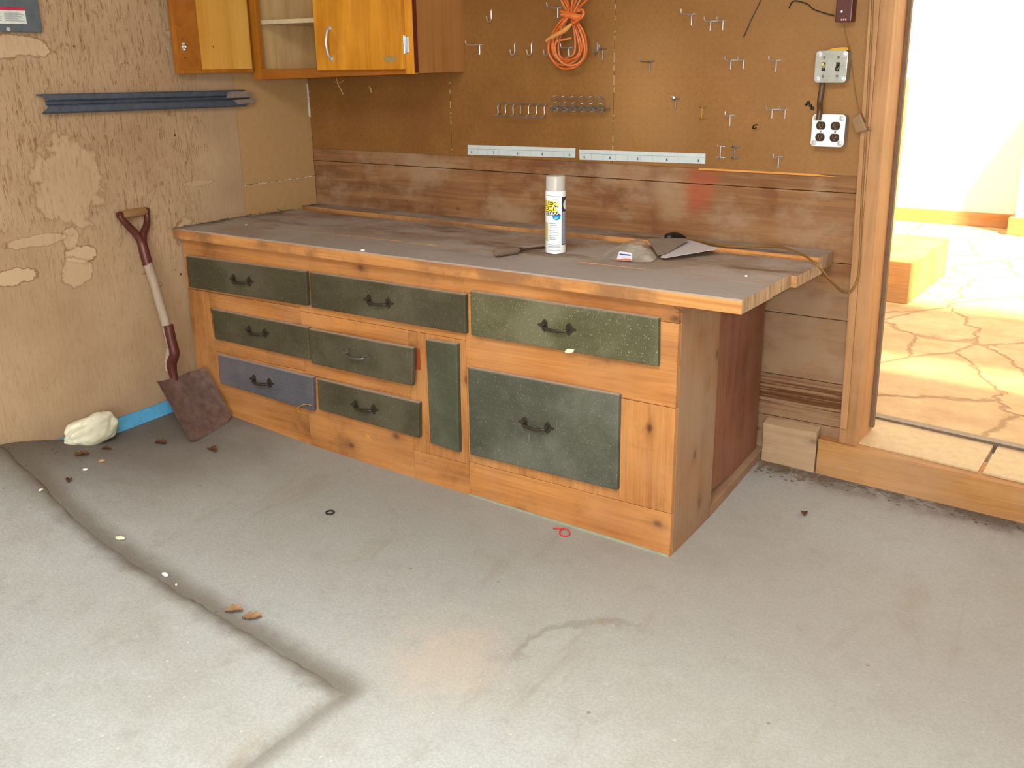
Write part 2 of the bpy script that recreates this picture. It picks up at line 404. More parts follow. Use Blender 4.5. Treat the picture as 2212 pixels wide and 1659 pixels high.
TAUPE = flat('taupe_plastic', (134, 100, 66), .55)
RUST = flat('rusted_steel', (112, 88, 80), .55, .25, .4, .3)
REDPAINT = flat('red_brown_painted_steel', (92, 46, 38), .4, .3, .5, .2)
GRIPWOOD = wood('grip_wood', (120, 84, 50), (158, 120, 78), 'y', .6)
SHAFTWOOD = wood('weathered_shaft', (150, 128, 108), (184, 164, 144), 'z', .65, fine=.6)
ORANGE = flat('orange_cord', (206, 98, 34), .45, 0, .45, .15)
ORANGE2 = flat('orange_cord_faded', (204, 118, 66), .5, 0, .4, .15)
TANCORD = flat('tan_cord', (128, 90, 40), .5)
HONEY = wood('honey_varnish_panel', (176, 108, 18), (222, 152, 44), 'z', .3, fine=.5, spec=.5)
HONEYL = wood('pale_honey_inside', (190, 134, 50), (214, 160, 78), 'z', .4, fine=.5)
HONEYD = wood('dark_honey_frame', (144, 82, 18), (178, 108, 34), 'z', .35, fine=.5, spec=.5)
HONEYX = wood('dark_honey_rail', (134, 76, 20), (166, 98, 32), 'x', .4, fine=.5)
SIDEPLY = wood('tan_plywood_side', (166, 110, 58), (186, 132, 78), 'z', .5, fine=.6)
PALEPLY = wood('pale_plywood', (186, 146, 92), (214, 178, 126), 'z', .6, fine=.5)
OLDBEAM = wood('weathered_timber', (140, 106, 76), (178, 144, 108), 'x', .8, knots=.6, dust=.4, dustc=(172, 146, 118), grime=.25)
SILLW = wood('brown_sill_timber', (150, 98, 46), (184, 132, 78), 'x', .7, grime=.2, dust=.2)
JAMBW = wood('jamb_timber', (142, 96, 54), (178, 128, 82), 'z', .6, dust=.25, dustc=(184, 140, 100), grime=.12)
CORNERP = flat('tan_hardboard', (176, 138, 92), .65, 0, .3, .05)

# ------------------------------------------------------------------ the room shell
CONC = mat_concrete('concrete')
def grid_surface(bm, xs, ys, zf):
    g = [[bm.verts.new((x, y, zf(x, y))) for x in xs] for y in ys]
    for j in range(len(ys) - 1):
        for i in range(len(xs) - 1): bm.faces.new((g[j][i], g[j][i + 1], g[j + 1][i + 1], g[j + 1][i]))
def lsp(a, b, n): return [a + (b - a) * i / n for i in range(n + 1)]
b = new()
grid_surface(b, lsp(-.05, 3.4, 100) + lsp(3.6, 6.3, 8), lsp(-6.6, -2.6, 14)[:-1] + lsp(-2.6, .12, 90), fz)
struct('floor', b, CONC, smooth=True, recalc=False)
# the raised slab in the near left: broken, rounded edge
def slab_edge_y(x): return -1.575 - .0934 * (x - .07) + .012 * (noise.noise(V((x * 9, 1, 0)))) + .006 * noise.noise(V((x * 40, 3, 0)))
def slab_edge_x(y): return 1.742 + .012 * noise.noise(V((y * 9, 5, 0))) + .006 * noise.noise(V((y * 40, 2, 0)))
b = new()
us = [0] + [i / 90 for i in range(1, 87)] + [.975, .985, .992, .997, 1.0]
vs = [0, .002, .006, .012, .02] + [.03 + .97 * i / 60 for i in range(61)]
rows = []
for v in vs:
    row = []
    for u in us:
        xx = -.02 + u * 1.76; ytop = slab_edge_y(min(xx, 1.74)); y = ytop + (-4.6 - ytop) * v
        xe = slab_edge_x(y); x = -.02 + u * (xe + .02)
        dist = min((1 - u) * 1.76, v * 3.0)
        lift = .010 * sstep(0, .03, dist) - .004 * (1 - sstep(0, .004, dist)) + .0012 * noise.noise(V((x * 14, y * 14, 0))) * sstep(0, .02, dist)
        if u == 1 or v == 0: lift = -.012
        row.append(b.verts.new((x, y, fz(x, y) + lift)))
    rows.append(row)
for j in range(len(rows) - 1):
    for i in range(len(us) - 1): b.faces.new((rows[j][i], rows[j + 1][i], rows[j + 1][i + 1], rows[j][i + 1]))
struct('floor_slab', b, CONC, smooth=True, recalc=True)

DOORX = 3.42
LEFTW = mat_leftwall()
b = new(); box(b, (-.012, -6.5, -.3), (-.008, .2, 2.45)); faces(b, [], [])
struct('wall_left', b, flat('wall_backing', (120, 96, 70)))
ye = onX(516, 300).y; zlow = .062
b = new()                                       # the plywood sheet, its lower edge ragged and short of the floor
pts = [(0, ye, 2.45), (0, -6.5, 2.45), (0, -6.5, .05)]
for i in range(121):
    y = -3.0 + (ye + 3.0) * i / 120
    pts.append((0, y, zlow + .085 * sstep(-.885, -.865, y) - .01 * sstep(-.9, -1.5, y) + .004 * noise.noise(V((y * 20, 0, 0)))))
prism(b, pts, (-.012, 0, 0)); struct('wall_left_sheet', b, LEFTW)
b = new(); zs_ = onX(600, 391).z
box(b, (-.012, ye + .003, zs_ + .0015), (-.003, -.0015, 2.45)); struct('wall_left_corner', b, CORNERP, .001)
b = new(); box(b, (-.012, ye + .003, -.2), (-.003, -.0015, zs_ - .0015)); struct('wall_left_corner_lower', b, CORNERP, .001)
CHIP = flat('bare_plaster', (214, 204, 186), .8)
b = new()                                       # crumbled white filler along the seams
for i in range(26):
    y = ye + .01 + (-.02 - ye) * i / 26 + random.uniform(-.004, .004)
    box(b, (-.004, y, zs_ - .002), (-.0018, y + random.uniform(.006, .012), zs_ + random.uniform(-.0005, .002)))
for i in range(22):
    z = onX(668, 180).z - i * .0062; w = random.uniform(.003, .009) if i > 3 else .004
    box(b, (-.004, -.012, z - .007), (.004, -.012 + w, z))
struct('trim_1', b, CHIP)

b = new(); box(b, (-.2, .03, -.3), (2.34, .1, 2.45)); box(b, (DOORX, .0, -.3), (6.4, .1, 2.45)); box(b, (2.34, .03, 2.06), (DOORX, .1, 2.45))
struct('wall_back', b, flat('studs_backing', (104, 70, 44)))
PLANK = mat_backplank()
b = new(); ed = [-.1, .14, .29, .505, .69, .912, .975]
xr = 2.375
for z0, z1 in zip(ed, ed[1:]): box(b, (-.003, .0, z0 + .0012), (xr, .03, z1 - .0012))
struct('wall_back_planks', b, PLANK, .0012)
PEG = mat_peg()
zp = .9655
b = new()
for x0, x1 in ((0.002, .7635), (.7655, 1.4805), (1.4825, 2.362)): box(b, (x0, -.006, zp), (x1, -.0005, 2.45))
struct('wall_back_pegboard', b, PEG, .0006)
b = new(); p0, p1 = onY(1510, 356, -.006), onY(1762, 375, -.006)
prism(b, [(p0.x, -.0065, zp - .006), (p1.x + .07, -.0065, zp - .006), (p1.x, -.0065, zp), (p0.x, -.0065, zp)], (0, .006, 0))
struct('trim_2', b, wood('fresh_orange_edge', (196, 122, 48), (218, 150, 76), 'x'))
b = new(); box(b, (6.3, -6.5, -.6), (6.4, .1, 2.45)); struct('wall_right', b, LEFTW)
b = new(); box(b, (-.1, -6.6, -.6), (6.4, -6.5, 2.45)); struct('wall_front', b, flat('front_wall_paint', (190, 180, 165)))
b = new(); box(b, (-.2, -6.6, 2.45), (6.4, .1, 2.5)); struct('ceiling', b, flat('ceiling_board', (190, 176, 156)))

# door frame
def down(a, c, t): return a + (c - a) * t
y0 = -.022
tl, bl = onY(1880, 0, y0), onY(1812, 944, y0); tr, br = onY(1933.6, 0, y0), onY(1852, 950, y0)
rev = onX(1893, 880, (br.x * .9 + tr.x * .1)).y
b = new(); prism(b, [down(bl, tl, 1.6), down(bl, tl, -.12), down(br, tr, -.12), down(br, tr, 1.6)], (0, .15 - y0, 0)); struct('door_1_jamb', b, JAMBW, .003)
b = new(); ca, cb = onY(1878, 0, y0 - .008), onY(1813, 942, y0 - .008); cc, cd = onY(1887, 0, y0 - .008), onY(1833, 700, y0 - .008)
cd = V((cb.x + .022, cb.y, cb.z)); cc = V((ca.x + .03, ca.y, ca.z))
prism(b, [down(cb, ca, 1.6), down(cb, ca, 0.02), down(cd, cc, .02), down(cd, cc, 1.6)], (0, .0078, 0)); struct('trim_3', b, JAMBW, .002)
JB = flat('weather_strip', (112, 84, 60), .7)
b = new(); prism(b, [down(br, tr, 1.6) + V((.0005, .14, 0)), down(br, tr, .0) + V((.0005, .14, 0)), down(br, tr, .0) + V((.012, .14, 0)), down(br, tr, 1.6) + V((.012, .14, 0))], (0, .02, 0))
struct('trim_4', b, JB)
b = new(); box(b, (2.35, -.02, 2.02), (DOORX + .05, .15, 2.09)); struct('door_1_head', b, JAMBW, .003)
b = new(); box(b, (DOORX, -.02, .05), (DOORX + .09, .15, 2.05)); struct('door_1_jamb_far', b, JAMBW, .003)
# timber sill, stone threshold
b = new()
n = 24; zt = .1
prof = [(-.042, -.12), (-.042, .099), (-.038, .104), (.10, .106), (.10, -.12)]
xs = [2.302 + (DOORX + .3 - 2.302) * i / n for i in range(n + 1)]
rings = [[b.verts.new((x, y, z - .05 * (x - 2.3) * (1 if z > 0 else 0) + .0015 * noise.noise(V((x * 12, y * 30, z * 20))))) for y, z in prof] for x in xs]
for A, B in zip(rings, rings[1:]):
    for i in range(5): b.faces.new((A[i], A[(i + 1) % 5], B[(i + 1) % 5], B[i]))
b.faces.new(rings[0]); b.faces.new(rings[-1][::-1])
struct('trim_5', b, SILLW)
THRESH = mat_flag()
b = new()
for x0, x1 in ((2.40, 2.79), (2.803, 3.2), (3.212, DOORX + .1)):
    zz = [.108 - .045 * (x - 2.3) for x in (x0, x1)]
    faces(b, [(x0, .0, zz[0] - .05), (x1, .0, zz[1] - .05), (x1, .27, zz[1] - .05), (x0, .27, zz[0] - .05), (x0, .0, zz[0]), (x1, .0, zz[1]), (x1, .27, zz[1]), (x0, .27, zz[0])],
          [(0, 3, 2, 1), (4, 5, 6, 7), (0, 1, 5, 4), (1, 2, 6, 5), (2, 3, 7, 6), (3, 0, 4, 7)])
struct('trim_6', b, flat('threshold_stone', (186, 158, 118), .6, 0, .4, .1), .003)
b = new(); faces(b, [(2.36, .262, .06), (3.5, .262, .04), (3.5, .30, .04), (2.36, .30, .06), (2.36, .262, .112), (3.5, .262, .066), (3.5, .30, .066), (2.36, .30, .112)],
                 [(0, 3, 2, 1), (4, 5, 6, 7), (0, 1, 5, 4), (1, 2, 6, 5), (2, 3, 7, 6), (3, 0, 4, 7)])
struct('trim_7', b, flat('bronze_track', (108, 92, 80), .5, .2))

# ------------------------------------------------------------------ the bright patio beyond the door
b = new(); grid_surface(b, lsp(-1.5, 2.0, 6) + lsp(2.1, 4.0, 24) + lsp(4.2, 8, 4), lsp(.29, 2.6, 20) + lsp(2.8, 7.5, 6), lambda x, y: .1 - .042 * min(max(x - 2.4, 0), 1.4) * (1 - sstep(.3, 2.2, y)))
struct('patio_ground', b, THRESH, recalc=False)
STUCCO = flat('cream_stucco', (236, 226, 200), .8, 0, .2, .03)
b = new(); box(b, (-1.5, 4.86, .1), (8, 5.0, 2.7)); struct('patio_wall_far', b, STUCCO)
b = new(); box(b, (-1.5, 4.83, .1), (2.13, 4.8599, .2)); struct('patio_baseboard_far', b, SILLW, .003)
b = new(); box(b, (2.13, 4.55, .1), (8, 4.829, .22)); struct('patio_step_far', b, SILLW, .003)
b = new(); box(b, (2.16, 4.60, .2201), (8, 4.8295, 1.0)); struct('patio_wall_low', b, STUCCO)
b = new(); a1 = onZ(1960, 657, .1); 
box(b, (1.0, 2.07, .1), (2.068, 2.92, .315)); st = finish('wooden_step', b, SILLW, None, .004)
tag(st, 'low wooden box step on the patio flagstones just beyond the doorway', 'step')
b = new(); box(b, (1.6, 2.45, .3155), (1.835, 2.6, 1.2)); po = finish('wooden_post', b, JAMBW, None, .004)
tag(po, 'brown wooden post standing on the patio step behind the door jamb', 'post')

# ------------------------------------------------------------------ the workbench cabinet
bench = thing('workbench_cabinet', 'long knotty pine workbench cabinet with dark green drawers along the pegboard wall', 'workbench', (1.05, -.40, fz(1.05, -.4)))
FY = -DC                                   # plane of the face frame
def board(name, x0, x1, z0, z1, m, yoff=0.0, th=.019, par=bench, bev=.0012, zb=None):
    b = new(); g = .0006
    A = V((x0 + g, FY + yoff, z0 + g if zb is None else zb[0])); B = V((x1 - g, FY + yoff, z0 + g if zb is None else zb[1]))
    prism(b, [A, B, V((x1 - g, FY + yoff, z1 - g)), V((x0 + g, FY + yoff, z1 - g))], (0, th, 0))
    return finish(name, b, m, par, bev)
zt_ = H - T
XM, XR, XL = .632, 1.372, .013
def fl(x): return fz(x, FY) - .002
board('top_rail', XL, XR, .605, zt_, PINE)
board('top_rail', XR, LC, .63, zt_, PINE)
board('rail', XL, XM, .487, .605, PINE); board('rail', XM, XR, .475, .605, PINE)
board('stile', XL, .136, 0, .487, PINEV, zb=(fl(XL), fl(.136)))
board('rail', .136, XM, .25, .487, PINE); board('bottom_rail', .136, XM, 0, .25, PINE, zb=(fl(.136), fl(XM)))
# around the middle stack the frame is open behind the drawer that stands ajar
board('rail', XM, 1.135, .240, .338, PINE); board('bottom_rail', XM, 1.135, 0, .240, PINE, zb=(fl(XM), fl(1.135)))
zg = onY(892, 752, FY).z - .001
board('rail', XM, 1.135, zg, .475, PINE); board('rail', XM, .90, .338, zg, PINE)
board('stile', 1.135, 1.205, .05, .475, PINEV)
board('stile', 1.205, XR, .05, .475, PINEV); board('bottom_rail', 1.135, XR, 0, .05, PINE, zb=(fl(1.135), fl(XR)))
board('rail', XR, LC, .385, .63, PINE)
board('stile', XR, 1.93, .06, .385, PINEV); board('stile', 1.93, LC, .0605, .3845, PINEV, -.0005)
board('bottom_rail', XR, LC, 0, .06, PINE, zb=(fl(XR), fl(LC)))
b = new(); prism(b, [(LC - .02, FY + .0195, fz(LC, FY) - .004), (LC - .02, FY + .29, fz(LC, FY + .29) - .004), (LC - .02, FY + .29, zt_ - .0005), (LC - .02, FY + .0195, zt_ - .0005)], (.02, 0, 0))
finish('end_panel', b, PINED, bench, .0015)
b = new(); box(b, (2.068, FY + .2905, .0), (2.084, -.03, zt_ - .0005)); finish('inner_end_panel', b, REDPLY, bench, .001)
b = new(); rp = [(2.066, FY + .291), (2.106, FY + .291), (2.106, -.005), (2.066, -.005)]
faces(b, [(x, y, fz(x, y) - .01) for x, y in rp] + [(x, y, fz(x, y) + .034) for x, y in rp], [(0, 3, 2, 1), (4, 5, 6, 7), (0, 1, 5, 4), (1, 2, 6, 5), (2, 3, 7, 6), (3, 0, 4, 7)])
finish('base_runner', b, PINED, bench, .002)
b = new(); box(b, (.015, -.05, -.02), (2.066, -.035, zt_ - .001)); finish('back_panel', b, REDPLY, bench)
b = new(); prism(b, [(XR, FY - .004, fz(XR, FY) - .004), (LC - .002, FY - .004, fz(LC, FY) - .004), (LC - .002, FY - .004, fz(LC, FY) + .008), (XR, FY - .004, fz(XR, FY) + .006)], (0, .0038, 0))
finish('floor_strip', b, flat('pale_green_caulk', (150, 150, 128), .8), bench)

def handle_mesh(bm, c, s=1.0):
    """a drooping bail between two pointed leaf plates; c = centre on the drawer face"""
    c = V(c)
    for sx in (-1, 1):
        e = c + V((sx * .042 * s, 0, .002))
        leaf = [(0, .019), (.008, .013), (.0115, .005), (.022, .0025), (.025, 0), (.022, -.003), (.0115, -.006), (.009, -.013), (0, -.021), (-.009, -.012), (-.010, 0), (-.009, .012)]
        prism(bm, [e + V((sx * px * s, 0, pz * s)) for px, pz in leaf], (0, -.0025, 0))
        lathe(bm, [(.0052 * s, 0), (.0056 * s, .004), (.004 * s, .008), (.0005, .009)], e + V((0, -.002, .004 * s)), (0, -1, 0), 10)
    path = spline([c + V((-.042 * s, -.004, -.002)), c + V((-.037 * s, -.014, -.002)), c + V((-.02 * s, -.018, -.0045)), c + V((0, -.020, -.0058)), c + V((.02 * s, -.018, -.0045)), c + V((.037 * s, -.014, -.002)), c + V((.042 * s, -.004, -.002))], 4)
    nn = len(path); tube(bm, path, [(.0036 + .0018 * math.sin(PI * i / (nn - 1))) * s for i in range(nn)], 8)
TH = .018
def drawer(name, px, m, hp=None, hm=IRON, ajar=None, label=None, bev=.0045):
    pts = [onY(x, y, FY - TH) for x, y in px]
    if ajar:
        for i in (1, 2): pts[i] = onY(*px[i], FY - TH - ajar[1])
        for i in (0, 3): pts[i] = onY(*px[i], FY - TH - ajar[0])
    b = new(); prism(b, pts, (0, TH - .0004, 0))
    d = finish(name, b, m, bench, bev, seg=2)
    if label: d['label'] = label
    if hp:
        yy = FY - TH - (sum(ajar) / 2 if ajar else 0)
        b = new(); c = onY(hp[0], hp[1], yy); handle_mesh(b, (c.x, yy - .0002, c.z)); finish('handle', b, hm, d, smooth=True)
    return d, pts
drawer('drawer', [(401, 552), (660, 586), (664, 661.5), (407, 620.7)], GREEN, (522, 606))
drawer('drawer', [(668, 587), (1004.6, 636), (1006, 722), (671, 664)], GREEN, (818, 652))
drawer('drawer', [(1015, 628), (1422, 687), (1421, 793), (1017, 724.6)], GREENF, (1203, 708), label='speckled green drawer front')
drawer('drawer', [(456, 667), (664.3, 707), (670.5, 779), (464, 732)], GREEN, (556, 717))
d, pts = drawer('drawer', [(665.7, 710), (892, 752), (890, 834.5), (672.5, 785)], GREEN, (771, 768), PALEIRON, (.001, .022), label='green drawer front standing ajar with a pale handle')
b = new(); x1 = pts[1].x - .004
box(b, (pts[0].x + .08, FY - .0045, .346), (x1, FY + .32, pts[1].z - .012))
for v in b.verts:
    if v.co.x < 1 and v.co.y < FY: v.co.y += .004
finish('drawer_box', b, flat('orange_red_drawer_side', (150, 70, 36), .6), d, .001)
drawer('drawer', [(470, 765), (675, 815), (677, 889), (475, 828)], BLUEG, (566, 824), label='blue-grey drawer front')
drawer('drawer', [(685, 818), (905, 870), (905, 947), (687.5, 884)], GREEN, (788, 880))
drawer('narrow_door', [(919, 733), (986.6, 743), (991.7, 978), (929, 957)], mat_paint('green_paint_upright', (70, 70, 50), (92, 94, 82), 12.0, .2, 'z'))
drawer('drawer', [(1010, 793), (1337, 853), (1333, 1060), (1015, 982)], GREENB, (1158, 919), label='tall dusty green drawer front')
b = new()                                   # a small yellow crayon cross on the bottom rail
for q in (((790, 938), (800, 949)), ((800, 939), (791, 948))):
    a, c = [onY(x, y, FY - .0004) for x, y in q]; tube(b, [a, c], .0012, 5)
finish('crayon_mark', b, flat('yellow_crayon', (214, 160, 40), .8), bench)

# ------------------------------------------------------------------ the worktop: four planks
TOPF = wood('dusty_worktop', (104, 84, 68), (136, 116, 100), 'x', .8, knots=.3, dust=.95, dustc=(150, 138, 130), grime=.55)
def mat_top():
    k = NM('worktop_plank', .75, 0, .3); x, y, z = k.xyz(); x = k.math('ADD', x, 1.15); y = k.math('ADD', y, -.4)
    g = k.noise(k.mapping((1.4, 24, 24)), 1, 6, .65, 1.2); n = k.noise(k.co, 3.2, 7, .66); n2 = k.noise(k.mapping((2.2, 6, 6), (4, 1, 2)), 1, 6, .65)
    f = k.noise(k.mapping((4, 150, 150)), 1, 3)
    top = k.ramp(g, [(.3, lin((134, 112, 92))), (.7, lin((170, 148, 128)))])
    top = k.mix(k.mr(n, .42, .6, 0, .9), top, lin((174, 160, 150)))
    top = k.mix(k.mr(n2, .53, .66, 0, .8), top, lin((116, 82, 56)))
    top = k.mix(k.mr(f, .5, .8, 0, .35), top, lin((84, 66, 54)))
    yy = k.math('ADD', y, k.math('MULTIPLY', k.math('SUBTRACT', n, .5), .2))
    top = k.mix(k.math('MULTIPLY', k.mr(yy, -.40, -.66, 0, .8), k.mr(x, .3, 1.0, .4, 1)), top, lin((160, 150, 142)))
    wl = k.math('ADD', x, k.math('MULTIPLY', k.math('SUBTRACT', n, .5), .3))
    top = k.mix(k.mr(wl, .1, .0, 0, .8), top, lin((74, 62, 54)))
    front = k.ramp(g, [(.3, lin((166, 104, 50))), (.7, lin((208, 148, 88)))])
    front = k.mix(k.mr(n, .44, .6, 0, .8), front, lin((132, 92, 60)))
    front = k.mix(k.mr(n2, .6, .75, 0, .6), front, lin((166, 146, 124)))
    ends = k.ramp(k.noise(k.mapping((30, 60, 7)), 1, 4), [(.3, lin((132, 100, 72))), (.7, lin((190, 162, 130)))])
    geo = k.n.new('ShaderNodeNewGeometry'); sp = k.n.new('ShaderNodeSeparateXYZ'); k.l.new(geo.outputs['Normal'], sp.inputs[0])
    c = k.mix(k.mr(sp.outputs[0], .5, .8), front, ends)
    c = k.mix(k.mr(sp.outputs[2], .45, .8), c, top)
    k.col(c); k.bump(k.math('ADD', g, k.math('MULTIPLY', f, .6)), .002, .5); return k.m
TOPM = mat_top()
top = thing('worktop', 'thick dusty plank worktop overhanging the right end of the pine workbench', 'worktop', (1.15, -.4, H - T))
def plank(x1, ya0, ya1, yb0, yb1, dz0, th):
    """front edge ya0 (x=0) .. ya1 (x=x1); back edge yb0 .. yb1"""
    b = new(); n = 40
    for i in range(n): pass
    xs = [.0015 + (x1 - .0015) * i / n for i in range(n + 1)]
    prof = []
    for i, x in enumerate(xs):
        t = i / n; w = .0016 * noise.noise(V((x * 7, ya0 * 9, 1))); ww = .0012 * noise.noise(V((x * 16, ya0 * 5, 4)))
        a = ya0 + (ya1 - ya0) * t + w; c = yb0 + (yb1 - yb0) * t
        e = .0025 * noise.noise(V((ya0 * 40, i, 2))) if i == n else 0; dz = dz0 * (sstep(.9, 1.5, x) if dz0 > .002 else 1)
        prof.append([b.verts.new(p) for p in ((x + e, a, H - th), (x, a, H + dz - .004 + ww), (x, a + (.004 if ya0 < -.7 else .0012), H + dz + ww), (x, c - .0012, H + dz + ww), (x, c, H + dz - .0015), (x + e, c, H - th))])
    for A, B in zip(prof, prof[1:]):
        for k in range(6): b.faces.new((A[k], A[(k + 1) % 6], B[(k + 1) % 6], B[k]))
    b.faces.new(prof[0]); b.faces.new(prof[-1][::-1])
    return finish('plank', b, TOPM, top)
plank(L, -D, -D, -.561, -.552, 0, T)
plank(L - .004, -.560, -.551, -.405, -.40, .0005, T)
plank(L + .012, -.4035, -.3985, -.16, -.168, -.0045, T)
plank(L - .005, -.09, -.150, -.003, -.012, .006, T)
b = new(); prism(b, [(1.0, -.1595, H - T), (L + .004, -.167, H - T), (L + .004, -.1505, H - T), (1.0, -.095, H - T)], (0, 0, T - .012)); finish('filler_strip', b, TOPM, top)
b = new()                                   # the pale fresh edge of the back plank
prism(b, [(.0 + 1.22, -.0858 - .0335, H - .003), (L - .006, -.1504, H - .003), (L - .006, -.1504, H + .0055), (1.22, -.0858 - .0335, H + .004)], (0, -.0012, 0))
finish('fresh_edge', b, flat('fresh_sawn_edge', (210, 138, 72), .7), top)

# ------------------------------------------------------------------ the wall cabinet
YU = -.354
zb = onY(893, 160, YU).z
zh = 1.98
ucab = thing('wall_cabinet', 'honey varnished wall cabinet hung in the corner above the bench, one door open', 'cabinet', (.45, -.18, zb))
xl, xm, xr_ = onY(541, 100, YU).x, onY(691, 100, YU).x, onY(893, 100, YU).x
xo = onY(559, 100, YU).x; xd1 = onY(876, 100, YU).x
zo = onY(560, 149, YU).z; zd = zo
def ub(name, lo, hi, m, bev=.0012): b = new(); box(b, lo, hi); return finish(name, b, m, ucab, bev)
# face frame
zbl = onY(541, 172.5, YU).z
b = new(); prism(b, [(xl, YU, zbl), (xo, YU, zbl + .001), (xo, YU, zh), (xl, YU, zh)], (0, .019, 0)); finish('stile', b, HONEYD, ucab, .0012)
ub('stile', (xd1 - .004, YU, zb), (xr_, YU + .019, zh), HONEY)
zor = onY(691, 144, YU).z
b = new(); prism(b, [(xo + .0005, YU, zbl + .001), (xd1 - .0045, YU, zb), (xd1 - .0045, YU, zo), (xo + .0005, YU, zo)], (0, .019, 0)); finish('rail', b, HONEYX, ucab, .0012); ub('mullion', (xm - .012, YU, zo + .0005), (xm + .03, YU + .019, zh), HONEYD)
b = new(); prism(b, [(xr_ - .018, YU + .0195, zb + .002), (xr_, YU + .0195, zb + .002), (.84, -.0065, zb + .002), (.82, -.0065, zb + .002)], (0, 0, zh - zb)); finish('side_panel', b, SIDEPLY, ucab, .0008)
b = new(); prism(b, [(xr_ + .0004, YU + .0008, zb + .004), (xr_ + .0026, YU + .001, zb + .004), (xr_ + .0015, YU + .022, zb + .004), (xr_ - .0008, YU + .022, zb + .004)], (0, 0, zh - zb - .01)); finish('edge_gap', b, flat('dark_red_edge', (92, 36, 22), .6), ucab)
ub('side_panel', (xl, YU + .0195, zb + .002), (xl + .016, -.0065, zh), PALEPLY)
ub('bottom', (xl + .0165, YU + .0195, zb + .012), (.815, -.0065, zo - .001), PALEPLY)
ub('back_panel', (xl + .0165, -.014, zo), (.815, -.0066, zh), SIDEPLY)
ub('partition', (xm + .002, YU + .0195, zo), (xm + .016, -.0145, zh), SIDEPLY)
zs1 = onY(620, 47, YU + .06).z
b = new(); box(b, (xl + .017, YU + .03, zs1 - .008), (xm + .0015, -.0146, zs1 + .008)); sh = finish('shelf', b, flat('pale_grey_shelf', (196, 176, 140), .6), ucab, .001)
b = new(); box(b, (xm - .006, YU - .018, zd - .006), (xd1, YU - .0004, zh - .04)); cd = finish('closed_door', b, HONEY, ucab, .003)
b = new()
h0, h1 = onY(713, 61, YU - .018), onY(716, 127, YU - .018)
hx = (h0.x + h1.x) / 2
tube(b, spline([(hx, YU - .018, h0.z), (hx, YU - .032, h0.z - .008), (hx + .002, YU - .044, h0.z * .6 + h1.z * .4), (hx + .002, YU - .044, h0.z * .4 + h1.z * .6), (hx, YU - .032, h1.z + .008), (hx, YU - .018, h1.z)], 6), .0052, 10)
for z in (h0.z, h1.z): lathe(b, [(.009, 0), (.008, .004), (.004, .006)], (hx, YU - .0178, z), (0, -1, 0), 12)
finish('handle', b, CHROME, cd, smooth=True)
b = new(); c = onY(843, 128, YU - .0184); prism(b, [c + V((.03 * math.cos(a) * (1 + .15 * math.sin(3 * a)), 0, .011 * math.sin(a))) for a in [2 * PI * i / 18 for i in range(18)]], (0, -.0006, 0)); finish('worn_patch', b, flat('scraped_grey', (146, 122, 76), .8), cd)
for px in ((877, 96),):
    b = new(); c = onY(px[0], px[1], YU - .018); lathe(b, [(.0055, -.03), (.0055, .03)], (xd1 + .003, YU - .009, c.z), (0, 0, 1), 12)
    box(b, (xd1 + .004, YU - .0022, c.z - .026), (xd1 + .017, YU - .0002, c.z + .026)); finish('hinge', b, CHROME, cd, .0006)
# the open door, swung round towards the left wall, its inner face to the room
pa, pb = V((.082, -.374, 0)), V((.047, -.706, 0)); dr = (pb - pa).normalized(); nrm = V((-dr.y, dr.x, 0)) * 1.0
if nrm.x < 0: nrm = -nrm
z0 = 1.285; wd = (pb - pa).length
b = new(); prism(b, [pa + V((0, 0, z0)), pb + V((0, 0, z0)), pb - nrm * .019 + V((0, 0, z0)), pa - nrm * .019 + V((0, 0, z0))], (0, 0, zh - z0 - .05)); od = finish('open_door', b, HONEYD, ucab, .002)
b = new(); q0, q1 = pa + dr * .006, pa + dr * (wd - .105)
prism(b, [q0 + V((0, 0, z0 + .014)), q1 + V((0, 0, z0 + .014)), q1 + nrm * .0025 + V((0, 0, z0 + .014)), q0 + nrm * .0025 + V((0, 0, z0 + .014))], (0, 0, zh - z0 - .09)); ip = finish('inner_panel', b, HONEYL, od, .0006)
b = new(); e0 = pa + dr * (wd - .104); e1 = pa + dr * (wd - .014)
prism(b, [e0 + V((0, 0, z0 + .014)), e1 + V((0, 0, z0 + .014)), e1 + nrm * .0025 + V((0, 0, z0 + .014)), e0 + nrm * .0025 + V((0, 0, z0 + .014))], (0, 0, zh - z0 - .09)); finish('inner_stile', b, HONEYX, od, .0006)
b = new(); n0 = V((nrm.x, nrm.y, 0)); c = onP(397, 100, pa + nrm * .003, n0)
for dz, ds in ((.008, 0), (-.002, .006), (-.002, -.006), (-.012, .001)): lathe(b, [(.0042, 0), (.0042, .006), (.002, .008)], c + V((0, 0, dz)) + dr * ds, n0, 10)
box(b, tuple(c + n0 * .0002 - V((.002, .006, .012))), tuple(c + n0 * .002 + V((.0005, .006, .012)))); finish('latch', b, CHROME, od, smooth=True)
for px in ((400, 125), (394, 84), (461, 101)):
    b = new(); lathe(b, [(.0028, 0), (.002, .0012)], onP(px[0], px[1], pa + nrm * .0027, n0), n0, 8)
    finish('screw_hole', b, IRON, od)

